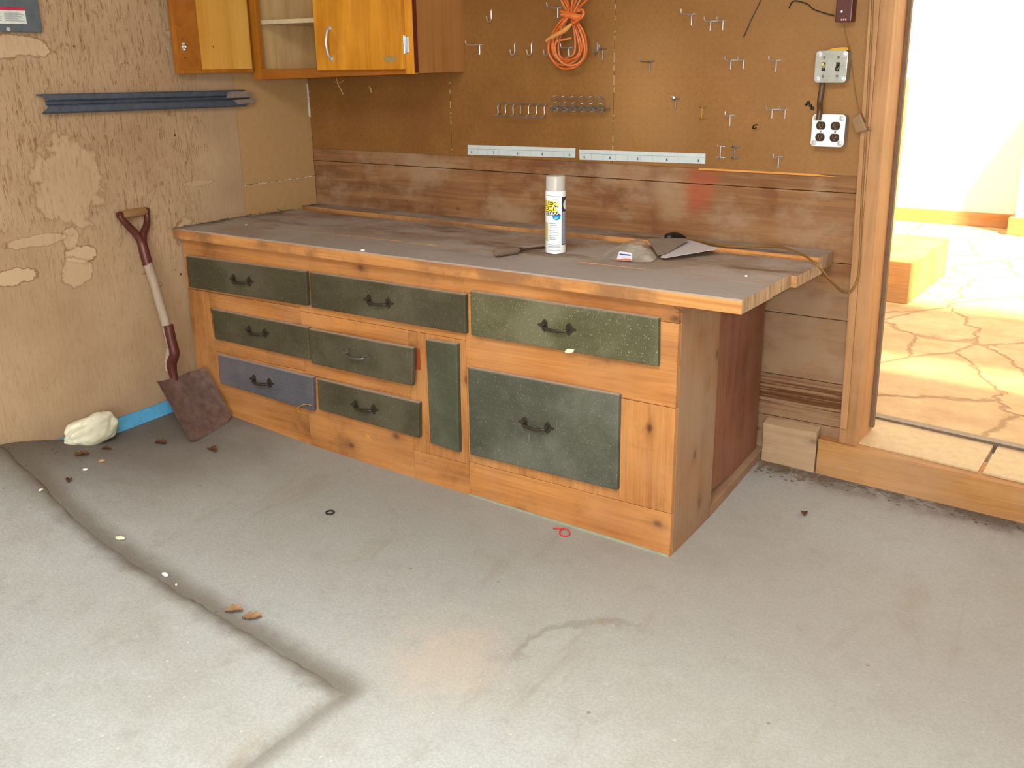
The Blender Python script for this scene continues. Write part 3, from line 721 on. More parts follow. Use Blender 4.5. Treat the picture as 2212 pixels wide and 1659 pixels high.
# ------------------------------------------------------------------ spade leaning on the left wall
def spade():
    e0, e1 = onF(415, 960), onF(500, 908); ec = (e0 + e1) / 2
    g = onX(288, 460, .022)
    hd = V((g.x - ec.x, g.y - ec.y, 0)).normalized(); pn = hd.cross(V((0, 0, 1)))
    P = lambda x, y: onP(x, y, ec, pn)
    neck = P(376, 812)
    root = thing('spade', 'rusty square spade with a wooden shaft and D grip leaning on the plywood wall', 'spade', ec)
    w = (e1 - e0).normalized(); up = (neck - ec).normalized(); bn = w.cross(up).normalized()
    if bn.dot(CAM - ec) < 0: bn = -bn
    B = lambda x, y: onP(x, y, ec, bn)
    tl, tm, tr = B(333, 829), B(380, 812), B(436, 797); bl, br = B(412, 961), B(501, 907)
    b = new(); n, m = 14, 14; fr, bk = [], []
    for j in range(m + 1):
        t = j / m; A = tl.lerp(bl, t); C = tr.lerp(br, t); r1, r2 = [], []
        for i in range(n + 1):
            s = i / n; p = A.lerp(C, s)
            if j == m: p = p + up * (.016 * (abs(2 * s - 1) ** 6))
            dish = -.012 * (1 - (2 * s - 1) ** 2) * (1 - .4 * t) + .010 * (abs(2 * s - 1) ** 4) * (1 - t)
            rib = .007 * math.exp(-((s - .5) / .10) ** 2) * max(0, 1 - t * 1.4)
            p = p + bn * (dish + rib + .010)
            r1.append(b.verts.new(p)); r2.append(b.verts.new(p - bn * .0022))
        fr.append(r1); bk.append(r2)
    for j in range(m):
        for i in range(n):
            b.faces.new((fr[j][i], fr[j][i + 1], fr[j + 1][i + 1], fr[j + 1][i])); b.faces.new((bk[j][i], bk[j + 1][i], bk[j + 1][i + 1], bk[j][i + 1]))
    for j in range(m):
        for i in (0, n): b.faces.new((fr[j][i], fr[j + 1][i], bk[j + 1][i], bk[j][i]))
    for i in range(n):
        for j in (0, m): b.faces.new((fr[j][i], fr[j][i + 1], bk[j][i + 1], bk[j][i]))
    finish('blade', b, RUST, root, smooth=True)
    # socket: a steel tube from the blade round the crank and along the shaft
    path = spline([P(383, 838) + bn * .004, P(375, 812), P(371, 785), P(377, 765), P(371, 738), P(363, 702)], 5)
    nn = len(path); b = new(); tube(b, path, [.010 + .009 * min(1, i / (nn * .35)) for i in range(nn)], 14)
    finish('socket', b, REDPAINT, root, smooth=True)
    b = new(); path = spline([P(377, 764), P(368, 738), P(356, 694), P(338, 630), P(318, 566)], 5); tube(b, path, .0172, 14)
    tube(b, spline([P(364, 800), P(363, 778), P(366, 752)], 4), .0115, 8); finish('shaft', b, SHAFTWOOD, root, smooth=True)
    # ferrule splitting into the D, then the wooden grip
    b = new(); tube(b, spline([P(319, 572), P(312, 545), P(306, 522)], 4), [.0186, .0188, .019, .019, .019, .0185, .018, .018, .0175][:9], 14)
    jn = P(308, 528); n2 = (g - jn).cross(w).normalized()
    P = lambda x, y: onP(x, y, jn, n2)
    gl, gr = P(259, 465), P(316, 456)
    tube(b, spline([P(308, 530), P(296, 508), P(277, 488), P(264, 474), gl], 5), [.0155 - .0055 * i / 20 for i in range(21)], 10)
    tube(b, spline([P(309, 530), P(309, 508), P(316, 488), P(318, 472), gr], 5), [.0155 - .0055 * i / 20 for i in range(21)], 10)
    for e in (gl, gr): lathe(b, [(.013, -.006), (.0145, 0), (.013, .006)], e, gr - gl, 14)
    finish('yoke', b, REDPAINT, root, smooth=True)
    b = new(); ax = (gr - gl); ln = ax.length; lathe(b, [(.012, .006), (.0155, .02), (.0165, ln / 2), (.0155, ln - .02), (.012, ln - .006)], gl, ax, 16); finish('grip', b, GRIPWOOD, root, smooth=True)
spade()

# ------------------------------------------------------------------ steel track on the left wall
def track():
    a, c = onX(95, 226, .02), onX(528, 213, .02)
    prof = [(.003, .030), (.003, .036), (.026, .036), (.03, .032), (.03, .016), (.027, .013), (.012, .010), (.012, .0), (.027, -.004), (.03, -.008), (.03, -.026), (.024, -.033), (.020, -.031), (.026, -.025), (.0265, -.009), (.009, -.002), (.009, .012), (.0265, .0175), (.0265, .030), (.022, .0325)]
    b = new(); n = 12; rings = []
    for i in range(n + 1):
        t = i / n; z = a.z + (c.z - a.z) * t; sc = 1.0
        rings.append([b.verts.new((x, (a.y + (c.y - a.y) * t) + ((-.012 if zz > .02 or zz < -.02 else .012) if i == 0 else 0) + ((.03 if -.012 < zz < .016 else 0) if i == n else 0), z + zz * .92)) for x, zz in prof])
    m = len(prof)
    for A, B in zip(rings, rings[1:]):
        for k in range(m): b.faces.new((A[k], A[(k + 1) % m], B[(k + 1) % m], B[k]))
    b.faces.new(rings[0]); b.faces.new(rings[-1][::-1])
    root = thing('steel_track', 'dark blue-grey steel track screwed along the stained plywood wall', 'metal track', (0, (a.y + c.y) / 2, a.z - .03))
    finish('track_rail', b, flat('blue_grey_steel', (78, 86, 100), .4, .3, .6, .2), root)
    b = new(); e = onX(540, 205, .031)
    for i in range(3): pass
    prism(b, [(.0312, c.y - .09, c.z + .028), (.0312, c.y + .0, c.z + .030), (.0312, c.y + .03, c.z + .018), (.0312, c.y + .03, c.z + .004), (.0312, c.y - .1, c.z + .006)], (-.0008, 0, 0))
    prism(b, [(.0312, c.y - .07, c.z - .003), (.0312, c.y + .05, c.z - .001), (.0312, c.y + .045, c.z - .016), (.0312, c.y - .04, c.z - .02)], (-.003, 0, 0))
    finish('painted_glint', b, flat('pale_glint_steel', (196, 192, 186), .3, .8, .5, .25), root)  # pale plates paint in the reflected glint at the track's right end
    for px, py in ((360, 221), (425, 219), (436, 218), (128, 233), (122, 237)):
        b = new(); lathe(b, [(.0035, 0), (.003, .0018)], onX(px, py, .0303), (1, 0, 0), 8)
        finish('screw', b, PALEIRON, root)
track()

# ------------------------------------------------------------------ breaker panel at the top left
def breaker():
    p = onX(92, 70, .018); d_ = .018
    root = thing('breaker_panel', 'grey steel breaker panel with a warning sticker on the plywood wall', 'breaker panel', (0, p.y - .18, p.z))
    G = flat('grey_enamel', (92, 102, 108), .4, .3, .5)
    b = new(); box(b, (-.0003, p.y - .37, p.z), (d_, p.y, p.z + .56)); finish('cover', b, G, root, .002)
    s0, s1 = onX(58, 52, d_), onX(53, 16, d_); yl = s0.y - .16
    b = new(); box(b, (d_, yl, s0.z), (d_ + .0008, s0.y, s1.z)); st = finish('sticker', b, flat('pale_sticker', (206, 208, 196), .5), root)
    b = new(); box(b, (d_ + .0008, yl, s1.z - .010), (d_ + .0012, s0.y, s1.z)); finish('red_band', b, flat('magenta_red_print', (176, 40, 70), .5), st)
    b = new(); hgt = s1.z - s0.z
    for k in range(9):
        z = s0.z + .008 + k * (hgt - .022) / 9
        for y0, y1 in ((s0.y - .072, s0.y - .006 - .01 * (k % 3)), (s0.y - .15, s0.y - .082 - .008 * (k % 2))): box(b, (d_ + .0008, y0, z), (d_ + .0011, y1, z + .0016))
    finish('print_lines', b, flat('grey_print', (130, 132, 140), .6), st)
    b = new(); lathe(b, [(.007, 0), (.006, .003), (.001, .0035)], onX(18, 63, d_), (1, 0, 0), 14); finish('screw', b, CHROME, root, smooth=True)
    b = new(); prism(b, [(d_ + .001, s0.y - .105, s1.z - .03), (d_ + .001, s0.y - .098, s1.z - .026), (d_ + .001, s0.y - .085, s0.z + .02), (d_ + .001, s0.y - .093, s0.z + .018)], (.0004, 0, 0)); finish('pictogram', b, flat('dark_print', (90, 70, 90), .6), st)
breaker()

# ------------------------------------------------------------------ electrical boxes by the door
def plate_outline(w, h, r, n=5, notch=False):
    out = []
    for cx, cy, a0 in ((w - r, h - r, 0), (-w + r, h - r, 90), (-w + r, -h + r, 180), (w - r, -h + r, 270)):
        for i in range(n + 1): a = math.radians(a0 + 90 * i / n); out.append((cx + r * math.cos(a), cy + r * math.sin(a)))
    return out
YB = -.05
def boxrect(px): 
    q = [onY(x, y, YB) for x, y in px]; c = sum(q, V((0, 0, 0))) / 4
    return c, ((q[1] - q[0]).length + (q[2] - q[3]).length) / 4, ((q[3] - q[0]).length + (q[2] - q[1]).length) / 4
def ebox(name, label, cat, px, m):
    c, w, h = boxrect(px); root = thing(name, label, cat, (c.x, -.006, c.z - h))
    b = new(); prism(b, [(c.x + x, -.0062, c.z + y) for x, y in plate_outline(w * .97, h * .97, .010)], (0, YB + .0062 + .004, 0)); finish('back_box', b, STEEL, root, .001)
    b = new(); prism(b, [(c.x + x, YB + .0038, c.z + y) for x, y in plate_outline(w, h, .011)], (0, -.0038, 0)); cv = finish('cover_plate', b, m, root, .0012)
    for sx in (-1, 1):
        for sz in (-1, 1):
            b = new(); lathe(b, [(.0085, 0), (.0085, .0012), (.0055, .0014), (.005, .003), (.001, .0035)], (c.x + sx * (w - .011), YB, c.z + sz * (h - .011)), (0, -1, 0), 14)
            finish('corner_screw', b, CHROME, root, smooth=True)
    return root, c, w, h, cv
SW = [(1763, 108), (1832, 110), (1827, 180), (1757, 178)]
root, c, w, h, cv = ebox('switch_box', 'square galvanised box with two toggle switches on the pegboard by the door', 'light switch', SW, STEEL)
for sx, up in ((-1, 1), (1, -1)):
    x = c.x + sx * w * .44
    b = new(); box(b, (x - .0055, YB - .0009, c.z - .0125), (x + .0055, YB + .0002, c.z + .0125)); sl = finish('switch_slot', b, DARKPLASTIC, root, .0004)
    b = new(); prism(b, [(x - .0042, YB - .001, c.z - .004), (x + .0042, YB - .001, c.z - .004), (x + .0042, YB - .001, c.z + .004), (x - .0042, YB - .001, c.z + .004)], (0, -.012, .007 * up)); finish('toggle', b, BROWNPLASTIC if up < 0 else flat('ivory_toggle', (196, 180, 110), .4), sl, .001)
for sx in (-1, 1):
    for sz in (-1, 1):
        b = new(); lathe(b, [(.0042, 0), (.0035, .0014), (.0005, .0017)], (c.x + sx * w * .44, YB, c.z + sz * h * .58), (0, -1, 0), 12)
        finish('plate_screw', b, PALEIRON, root, smooth=True)
b = new(); prism(b, [(c.x - w * .35 + x, -.02, c.z + h + z) for x, z in ((0, .0), (.018, .007), (.045, .009), (.062, .008), (.062, .0))], (0, -.026, 0)); finish('cable_clamp', b, flat('yellow_tag', (196, 146, 40), .5), root, .001)
OU = [(1755, 246), (1827, 248), (1822, 318), (1751, 316)]
root2, c2, w2, h2, cv2 = ebox('outlet_box', 'white square box with four brown outlets on the pegboard by the door', 'power outlet', OU, WHITE)
for sx in (-1, 1):
    for sz in (-1, 1):
        p = V((c2.x + sx * w2 * .44, YB, c2.z + sz * h2 * .36 - .003))
        b = new(); out = [(.0145 * math.cos(a), max(-.0118, min(.0118, .0145 * math.sin(a)))) for a in [2 * PI * i / 28 for i in range(28)]]
        prism(b, [p + V((x, .0002, z)) for x, z in out], (0, -.0032, 0)); r = finish('receptacle', b, BROWNPLASTIC, root2, .0006)
        b = new()
        for ox, oz, ww, hh in ((-.0045, .002, .0009, .0042), (.0045, .002, .0009, .0034)): box(b, (p.x + ox - ww, p.y - .0036, p.z + oz - hh), (p.x + ox + ww, p.y - .0028, p.z + oz + hh))
        lathe(b, [(.0022, 0), (.0022, .0008)], p + V((0, -.0028, -.006)), (0, -1, 0), 10); finish('slots', b, flat('brass_slot', (150, 126, 84), .35, .7), r)
for sx in (-1, 1):
    b = new(); lathe(b, [(.0032, 0), (.0026, .0012), (.0005, .0016)], (c2.x + sx * w2 * .44, YB, c2.z - .003), (0, -1, 0), 12)
    finish('plate_screw', b, PALEIRON, root2, smooth=True)
# flat cable between the boxes, ending in a plug in the top left outlet
pa_, pb_ = onY(1776, 182, -.03), onY(1768, 262, -.058)
b = new(); path = spline([V((pa_.x, -.025, c.z - h + .004)), V((pa_.x, -.03, c.z - h - .02)), V((pa_.x - .001, -.035, (pa_.z + pb_.z) / 2)), V((pb_.x + .001, -.056, pb_.z + .03)), V((pb_.x, -.061, pb_.z + .004))], 6)
tube(b, path, .0085, 12, flat_=1.0)
cab = finish('cable', b, flat('smoky_brown_cable', (84, 60, 40), .45), None, smooth=True); tag(cab, 'short thick brown cable joining the switch box to the outlet box', 'cable')
b = new(); pts_ = [onY(x, y, -.05) for x, y in ((1837, 258), (1858, 244), (1873, 281), (1848, 289))]
cc_ = sum(pts_, V((0, 0, 0))) / 4; prism(b, pts_, (0, .04, 0)); adr = thing('power_adapter', 'small brown plug-in power adapter hanging beside the white outlet box', 'power adapter', (cc_.x, -.02, cc_.z - .03))
finish('adapter_body', b, TAUPE, adr, .004)
b = new(); q = onY(1876, 278, -.036); lathe(b, [(.005, 0), (.0045, .006), (.002, .008)], q, (1, 0, -.2), 10); finish('cord_grommet', b, TAUPE, adr, smooth=True)
b = new(); path = [onY(x, y, -.034 if i > 4 else -.012) for i, (x, y) in enumerate(((1823, 52), (1828, 80), (1835, 108), (1841, 150), (1846, 190), (1852, 225), (1858, 246)))]
tube(b, spline(path, 5), .0014, 6); wr = finish('bell_wire', b, TANCORD, None, smooth=True); tag(wr, 'thin brown wire running from the maroon box down to the power adapter', 'wire')
# maroon box at the top with its loose black lead
q0, q1 = onY(1803, 48, -.05), onY(1838, 50, -.05)
mb = thing('maroon_control_box', 'small maroon control box at the top of the pegboard beside the door', 'control box', ((q0.x + q1.x) / 2, -.006, q0.z))
b = new(); box(b, (q0.x, -.05, q0.z), (q1.x, -.0065, q0.z + .14)); finish('box_body', b, MAROON, mb, .003)
b = new(); lathe(b, [(.004, 0), (.0035, .003), (.001, .004)], onY(1818, 25, -.05), (0, -1, 0), 12); finish('push_button', b, CHROME, mb, smooth=True)
b = new()
for k in range(3): z = onY(1818, 43, -.05).z; x = q0.x + .018 + k * .006; box(b, (x, -.0505, z - .002), (x + .004, -.0499, z + .003))
finish('print_marks', b, flat('pale_print', (190, 150, 140), .6), mb)
b = new(); tube(b, spline([onY(x, y, -.014 if x > 1704 else -.006) for x, y in ((1704, 18), (1713, 3), (1730, 4), (1746, 10), (1757, 20), (1780, 28), (1802, 34))], 5), .0019, 6); lw = finish('loose_wire', b, DARKWIRE, None, smooth=True); tag(lw, 'loose black wire sticking out left of the maroon box', 'wire')
b = new(); tube(b, [onY(x, y, -.010) for x, y in ((1646, -6), (1640, 8), (1622, 44), (1606, 81))], .0016, 6); lw2 = finish('hanging_wire', b, DARKWIRE, None, smooth=True); tag(lw2, 'straight dark wire slanting down across the upper pegboard', 'wire')
b = new()
for x, y, r in ((1746, 222, .006), (1751, 228, .005), (1755, 234, .006), (1742, 226, .004)): lathe(b, [(r, 0), (r * .8, .006), (.001, .008)], onY(x, y, -.006), (0, -1, 0), 8)
nb = finish('wax_blob', b, DARKPLASTIC, None, smooth=True); tag(nb, 'dark stuck-on lump on the pegboard left of the outlet box', 'lump')

# ------------------------------------------------------------------ lettering
def text_bm(body, size, bold=0.0, space=1.0):
    cu = bpy.data.curves.new('lettering', 'FONT'); cu.body = body; cu.size = size; cu.offset = bold; cu.space_character = space; cu.resolution_u = 3
    o = bpy.data.objects.new('lettering', cu); COL.objects.link(o)
    dg = bpy.context.evaluated_depsgraph_get(); me = bpy.data.meshes.new_from_object(o.evaluated_get(dg))
    b = new(); b.from_mesh(me); bpy.data.objects.remove(o); bpy.data.curves.remove(cu); bpy.data.meshes.remove(me)
    return b
def merge(dst, src):
    mp = {v: dst.verts.new(v.co) for v in src.verts}
    for f in src.faces:
        try: dst.faces.new([mp[v] for v in f.verts])
        except ValueError: pass
    src.free()

# ------------------------------------------------------------------ two white number strips
BINK = flat('black_ink', (40, 42, 46), .6)
def strip(label, px, marks):
    P4 = [onY(x, y, -.0078) for x, y in px]; a, bq, cq, d = P4
    root = thing('number_strip', label, 'number strip', ((a.x + bq.x) / 2, -.006, d.z), 'white number strips')
    b = new(); prism(b, P4, (0, .0022, 0)); finish('strip_base', b, flat('pale_blue_white_card', (196, 202, 200), .5, 0, .3, .03), root)
    L_ = lambda u, v: a.lerp(bq, u).lerp(d.lerp(cq, u), v) + V((0, -.0004, 0))
    b = new(); prism(b, [L_(0, .36), L_(1, .36), L_(1, .40), L_(0, .40)], (0, -.0003, 0))
    for i in range(1, 2 * len(marks)):
        u = i / (2 * len(marks)); prism(b, [L_(u, .42), L_(u + .002, .42), L_(u + .002, .96), L_(u, .96)], (0, -.0002, 0))
    finish('ruled_lines', b, flat('grey_rule', (150, 156, 156), .6), root)
    for u, ch in marks:
        b = new(); t = text_bm(ch, .014, .0003); o = L_(u, .84)
        for v in t.verts: v.co = V((o.x - .005 + v.co.x, o.y - .0003, o.z + v.co.y))
        merge(b, t); finish('numeral', b, BINK, root, recalc=False)
strip('white card strip with small numerals, the one nearer the wall cabinet', [(1010, 313), (1243, 320), (1242, 341), (1010, 334)], [(.045, '6'), (.26, '7'), (.485, '6'), (.715, '6'), (.955, '6')])
strip('white card strip with small numerals, the one nearer the door', [(1251, 323), (1524, 332), (1523, 354), (1252, 345)], [(.045, '6'), (.26, '6'), (.485, '6'), (.715, '6'), (.955, '6')])

# ------------------------------------------------------------------ pegboard hooks
YP = -.0065
def hook(kind, px, py, label, tip=None, mat=None):
    o = onY(px, py, YP); b = new(); r = .0022
    if kind == 'J':                                   # open J hook
        tube(b, spline([o + V((0, .004, .002)), o + V((0, -.003, -.006)), o + V((0, -.003, -.030)), o + V((0, -.008, -.040)), o + V((0, -.018, -.044)), o + V((0, -.029, -.039)), o + V((0, -.034, -.024))], 5), r, 8)
    elif kind == 'L':                                 # straight arm with a short leg on the board
        ln = .075 if tip is None else tip
        tube(b, spline([o + V((0, -.003, -.034)), o + V((0, -.003, -.006)), o + V((0, -.006, -.001)), o + V((0, -.016, 0)), o + V((0, -ln * .8, .0)), o + V((0, -ln * .95, .003)), o + V((0, -ln, .014))], 5), r, 8)
        tube(b, [o + V((-.012, -.003, -.001)), o + V((.012, -.003, .001)), o + V((.014, .004, .001))], r, 8)
    elif kind == 'D':                                 # double arm
        for dx in (0, .042):
            q = o + V((dx, 0, 0)); ln = .055
            tube(b, spline([q + V((0, -.003, -.028)), q + V((0, -.003, -.006)), q + V((0, -.007, 0)), q + V((0, -ln * .8, 0)), q + V((0, -ln, .012))], 5), r, 8)
        tube(b, [o + V((-.006, .004, 0)), o + V((-.004, -.004, 0)), o + V((.046, -.004, 0)), o + V((.048, .004, 0))], r, 8)
    elif kind == 'I':                                 # upright bracket with prongs top and bottom
        for dz in (0, -.036): tube(b, spline([o + V((.016, .004, dz)), o + V((.012, -.003, dz)), o + V((0, -.004, dz)), o + V((0, -.018, dz)), o + V((0, -.03, dz + .004))], 4), r, 8)
        tube(b, [o + V((0, -.005, .001)), o + V((0, -.005, -.037))], r, 8)
    elif kind == 'S':                                 # short bent remnant
        tube(b, spline([o + V((0, .004, 0)), o + V((0, -.012, -.002)), o + V((.0, -.026, .0)), o + V((.006, -.034, .009)), o + V((.018, -.03, .012))], 5), r, 8)
    h = finish('pegboard_hook', b, mat or CHROME, None, smooth=True)
    tag(h, label, 'hook', 'pegboard hooks'); return h
hook('L', 1206, 16, 'chrome peg hook at upper left of the orange cord, level with its knot', .075)
hook('J', 1062, 20, 'chrome J hook highest between the wall cabinet and orange cord')
hook('L', 1037, 97, 'long chrome peg hook pointing out beside the wall cabinet side', .09)
hook('J', 1113, 92, 'chrome J hook midway between cabinet side and orange cord, first of the pair')
hook('J', 1149, 92, 'chrome J hook just left of the orange cord coil, second of the pair')
hook('J', 1185, 92, 'chrome J hook half hidden behind the left edge of the orange coil')
hook('L', 1230, 103, 'chrome peg hook seen through the loop of the orange cord', .06)
hook('J', 1291, 88, 'small chrome J hook just right of the orange cord loop', mat=DULLWIRE)
hook('L', 1303, 106, 'bluish steel peg hook farther right of the orange cord loop', .03, DULLWIRE)
hook('L', 1405, 133, 'long arm steel hook alone in the pale middle of the pegboard', .075, DULLWIRE)
hook('L', 1495, 31, 'long arm chrome hook near the top, left of the highest double hook', .085)
hook('D', 1536, 46, 'chrome double hook highest on the pegboard, left of the slanting wire')
hook('D', 1580, 130, 'chrome double hook midway up, left of the switch box row')
hook('L', 1678, 131, 'single chrome hook level with the toggle switches', .07)
hook('I', 1518, 231, 'brassy upright bracket hook above the right number strip end', mat=flat('brass_wire', (206, 176, 96), .3, .9))
hook('L', 1578, 249, 'short chrome peg hook between brassy bracket and bent dark wire', .045)
hook('D', 1669, 236, 'chrome double hook left of the white outlet box')
hook('S', 1633, 276, 'dark bent wire hook below the row beside the outlet box', mat=DARKWIRE)
hook('I', 1558, 316, 'upright chrome bracket hook just past the number strip, left one of two')
hook('I', 1588, 317, 'upright dull bracket hook just past the number strip, right one of two', mat=DULLWIRE)
hook('L', 1683, 339, 'chrome peg hook lowest on the pegboard, below the outlet box level', .055)
hook('L', 1460, 214, 'short peg hook carrying a tiny white bead', .03, DULLWIRE)
b = new(); q = onY(1455, 211, -.03); bmesh.ops.create_icosphere(b, subdivisions=2, radius=.0052, matrix=Matrix.Translation(q)); bd = finish('white_bead', b, WHITE, None, smooth=True); tag(bd, 'tiny white bead stuck on a short peg hook', 'bead')

# ------------------------------------------------------------------ wire tool racks
rk = onY(1074, 226, -.03); rk2 = onY(1179, 228, -.03); rb = onY(1074, 250, -.03)
root = thing('wire_rack', 'comb-like wire tool rack with seven upright rungs on the pegboard', 'tool rack', ((rk.x + rk2.x) / 2, -.0065, rb.z))
b = new()
tube(b, [V((rk.x - .01, YP - .003, rk.z + .004)), V((rk2.x - .005, YP - .003, rk2.z + .002))], .002, 8)
tube(b, [V((rk.x + .0, -.052, rb.z)), V((rk2.x + .004, -.052, rb.z - .002))], .002, 8)
finish('rails', b, DULLWIRE, root, smooth=True)
for i in range(7):
    x = rk.x + .004 + (rk2.x - rk.x - .01) * i / 6
    b = new(); tube(b, spline([V((x, YP - .003, rk.z + .003)), V((x, -.024, rk.z + .001)), V((x, -.032, rk.z - .008)), V((x, -.032, rb.z + .008)), V((x, -.050, rb.z + .001))], 4), .0017, 6); finish('rung', b, CHROME if i != 3 else DULLWIRE, root, smooth=True)
ra, rc_ = onY(1198, 215, -.04), onY(1296, 217, -.04); la, lc = onY(1190, 234, -.04), onY(1308, 236, -.04)
root = thing('ring_rack', 'plier rack of twisted wire rings on the pegboard beside the comb rack', 'tool rack', ((ra.x + rc_.x) / 2, -.0065, la.z))
for i in range(6):
    t = i / 5; b = new(); cx = ra.lerp(rc_, t)
    tube(b, [cx + V((.0125 * math.cos(a), .010 * math.sin(a), .0105 * math.sin(a) - .004 * math.cos(a))) for a in [2 * PI * k / 22 for k in range(22)]], .0018, 6, True); finish('upper_ring', b, DULLWIRE, root, smooth=True)
    b = new(); cx = la.lerp(lc, (i + .5) / 6); tube(b, [cx + V((.0155 * math.cos(a), .012 * math.sin(a), .0085 * math.sin(a) - .004 * math.cos(a))) for a in [2 * PI * k / 22 for k in range(22)]], .002, 6, True); finish('lower_ring', b, DULLWIRE, root, smooth=True)
b = new()
for y_, ph in ((-.022, 0), (-.058, PI)):
    tube(b, [la.lerp(lc, k / 60) + V((0, y_ + .04, .005 * math.sin(k * .63 + ph))) for k in range(61)], .0021, 6)
for t in (0, 1): q = la.lerp(lc, t); tube(b, spline([V((q.x, YP, q.z + .02)), V((q.x, YP - .004, q.z)), V((q.x, -.058, q.z))], 4), .002, 6)
finish('twisted_rails', b, DULLWIRE, root, smooth=True)

# ------------------------------------------------------------------ orange extension cord hanging in a coil
def oc(px, py, d=.0): return onY(px, py, -.045 - d)
root = thing('extension_cord', 'orange extension cord coiled and knotted, hanging on the pegboard', 'cord', oc(1226, 150))
Z = 9.757
def zc(x, y, d): return oc(1150 + x / Z, y / Z, d)
loops = [  # outline of each loop in the enlarged crop: left top, left, bottom, right, right top
    ([(760, 330), (640, 420), (470, 640), (350, 860), (335, 1080), (430, 1270), (620, 1370), (820, 1330), (990, 1190), (1030, 980), (980, 760), (910, 540), (850, 360)], .000, ORANGE2),
    ([(770, 340), (680, 420), (540, 600), (430, 850), (425, 1080), (520, 1240), (690, 1310), (880, 1230), (990, 1080), (960, 820), (890, 560), (830, 380)], .010, ORANGE),
    ([(780, 340), (720, 430), (620, 680), (550, 930), (560, 1130), (640, 1240), (760, 1210), (880, 1120), (905, 920), (880, 640), (830, 420)], .004, ORANGE2),
    ([(770, 330), (640, 470), (480, 720), (440, 980), (470, 1150), (600, 1240), (770, 1260), (960, 1190), (1050, 1030), (1060, 820), (990, 600), (890, 380)], .018, ORANGE),
    ([(780, 330), (600, 440), (420, 720), (345, 960), (360, 1150), (480, 1330), (620, 1440), (820, 1440), (1000, 1350), (1120, 1180), (1140, 960), (1090, 700), (950, 450), (870, 340)], .014, ORANGE),
    ([(790, 330), (660, 480), (540, 760), (480, 1000), (520, 1190), (640, 1330), (800, 1380), (960, 1340), (1080, 1200), (1100, 980), (1050, 760), (940, 500), (860, 350)], .024, ORANGE2),
]
for pts, d, m in loops:
    b = new(); n = len(pts)
    tube(b, spline([zc(x, y, d + .006 * math.sin(i * 2.1)) for i, (x, y) in enumerate(pts)], 5), .0038, 8); finish('cord_loop', b, m, root, smooth=True)
for k, (a, c, d) in enumerate((((600, -20), (760, 300), .0), ((720, -30), (790, 300), .012), ((860, -40), (820, 310), .02), ((1010, -20), (850, 300), .008), ((1160, -20), (880, 320), .0), ((660, -30), (780, 310), .022), ((940, -30), (835, 300), .0))):
    b = new(); mx = ((a[0] * .45 + c[0] * .55) + (12 if k % 2 else -12), (a[1] + c[1]) / 2)
    tube(b, spline([zc(a[0] + (a[0] - c[0]) * .6, a[1] - 260, d), zc(*a, d), zc(*mx, d), zc(*c, d)], 5), .0038, 8); finish('cord_strand', b, ORANGE if k % 3 else ORANGE2, root, smooth=True)
for pts, m in (([(590, 235), (700, 262), (860, 300), (1000, 330), (1080, 290), (1060, 240)], ORANGE), ([(600, 320), (720, 350), (880, 385), (1000, 390), (1085, 300), (1050, 200), (960, 240)], ORANGE),
               ([(610, 300), (740, 315), (900, 350), (1010, 360)], ORANGE2), ([(1085, 290), (1030, 380), (920, 450), (840, 500), (790, 530)], ORANGE)):
    b = new(); tube(b, spline([zc(x, y, .036 + .004 * math.sin(i)) for i, (x, y) in enumerate(pts)], 6), .0042, 8); finish('knot_wrap', b, m, root, smooth=True)
b = new(); path = [zc(830, 500, .040), zc(760, 570, .042), zc(700, 620, .044), zc(650, 655, .045), zc(560, 705, .046), zc(430, 780, .046), zc(390, 790, .046), zc(330, 830, .046), zc(290, 865, .045)]
tube(b, path, [.0045, .0075, .0095, .009, .0082, .0085, .0066, .0055, .0048], 12); finish('plug', b, flat('dusty_orange_plug', (196, 130, 66), .55), root, smooth=True)
b = new(); tube(b, spline([zc(590, 850, .03), zc(700, 830, .03), zc(820, 800, .03)], 5), .0036, 8); tube(b, spline([zc(540, 840, .034), zc(500, 910, .036), zc(470, 965, .036)], 4), .003, 8); finish('cord_end', b, ORANGE2, root, smooth=True)

# ------------------------------------------------------------------ spray can
HT = H + .0016
cp = onZ(1200, 545, HT); R = .0325
ang0 = math.atan2(CAM.y - cp.y, CAM.x - cp.x)
can = thing('spray_can', 'white aerosol spray can with a clear cap standing on the dusty worktop', 'spray can', cp)
b = new(); lathe(b, [(.026, .0), (.0312, .0008), (.0325, .003), (R, .006), (R, .193), (.0318, .1965), (.030, .1985), (.0305, .2)], cp, seg=48); finish('can_body', b, WHITE, can, smooth=True, ang=50)
b = new(); lathe(b, [(.0322, .0), (.0328, .0012), (.0322, .0028)], cp, seg=48); finish('base_rim', b, CHROME, can, smooth=True)
k = NM('frosted_cap', .25, 0, .5); k.b.inputs['Base Color'].default_value = lin((226, 218, 208)); k.b.inputs['Transmission Weight'].default_value = .45; k.b.inputs['IOR'].default_value = 1.3
b = new(); lathe(b, [(.0312, .1985), (.0314, .2025), (.0308, .206), (.0306, .240), (.0295, .2435), (.027, .2445), (.0, .2445)], cp, seg=48); finish('cap', b, k.m, can, smooth=True, ang=50)
b = new(); lathe(b, [(.012, .2), (.012, .212), (.006, .214), (.006, .226), (.0035, .2265)], cp, seg=20); finish('nozzle', b, WHITE, can, smooth=True)
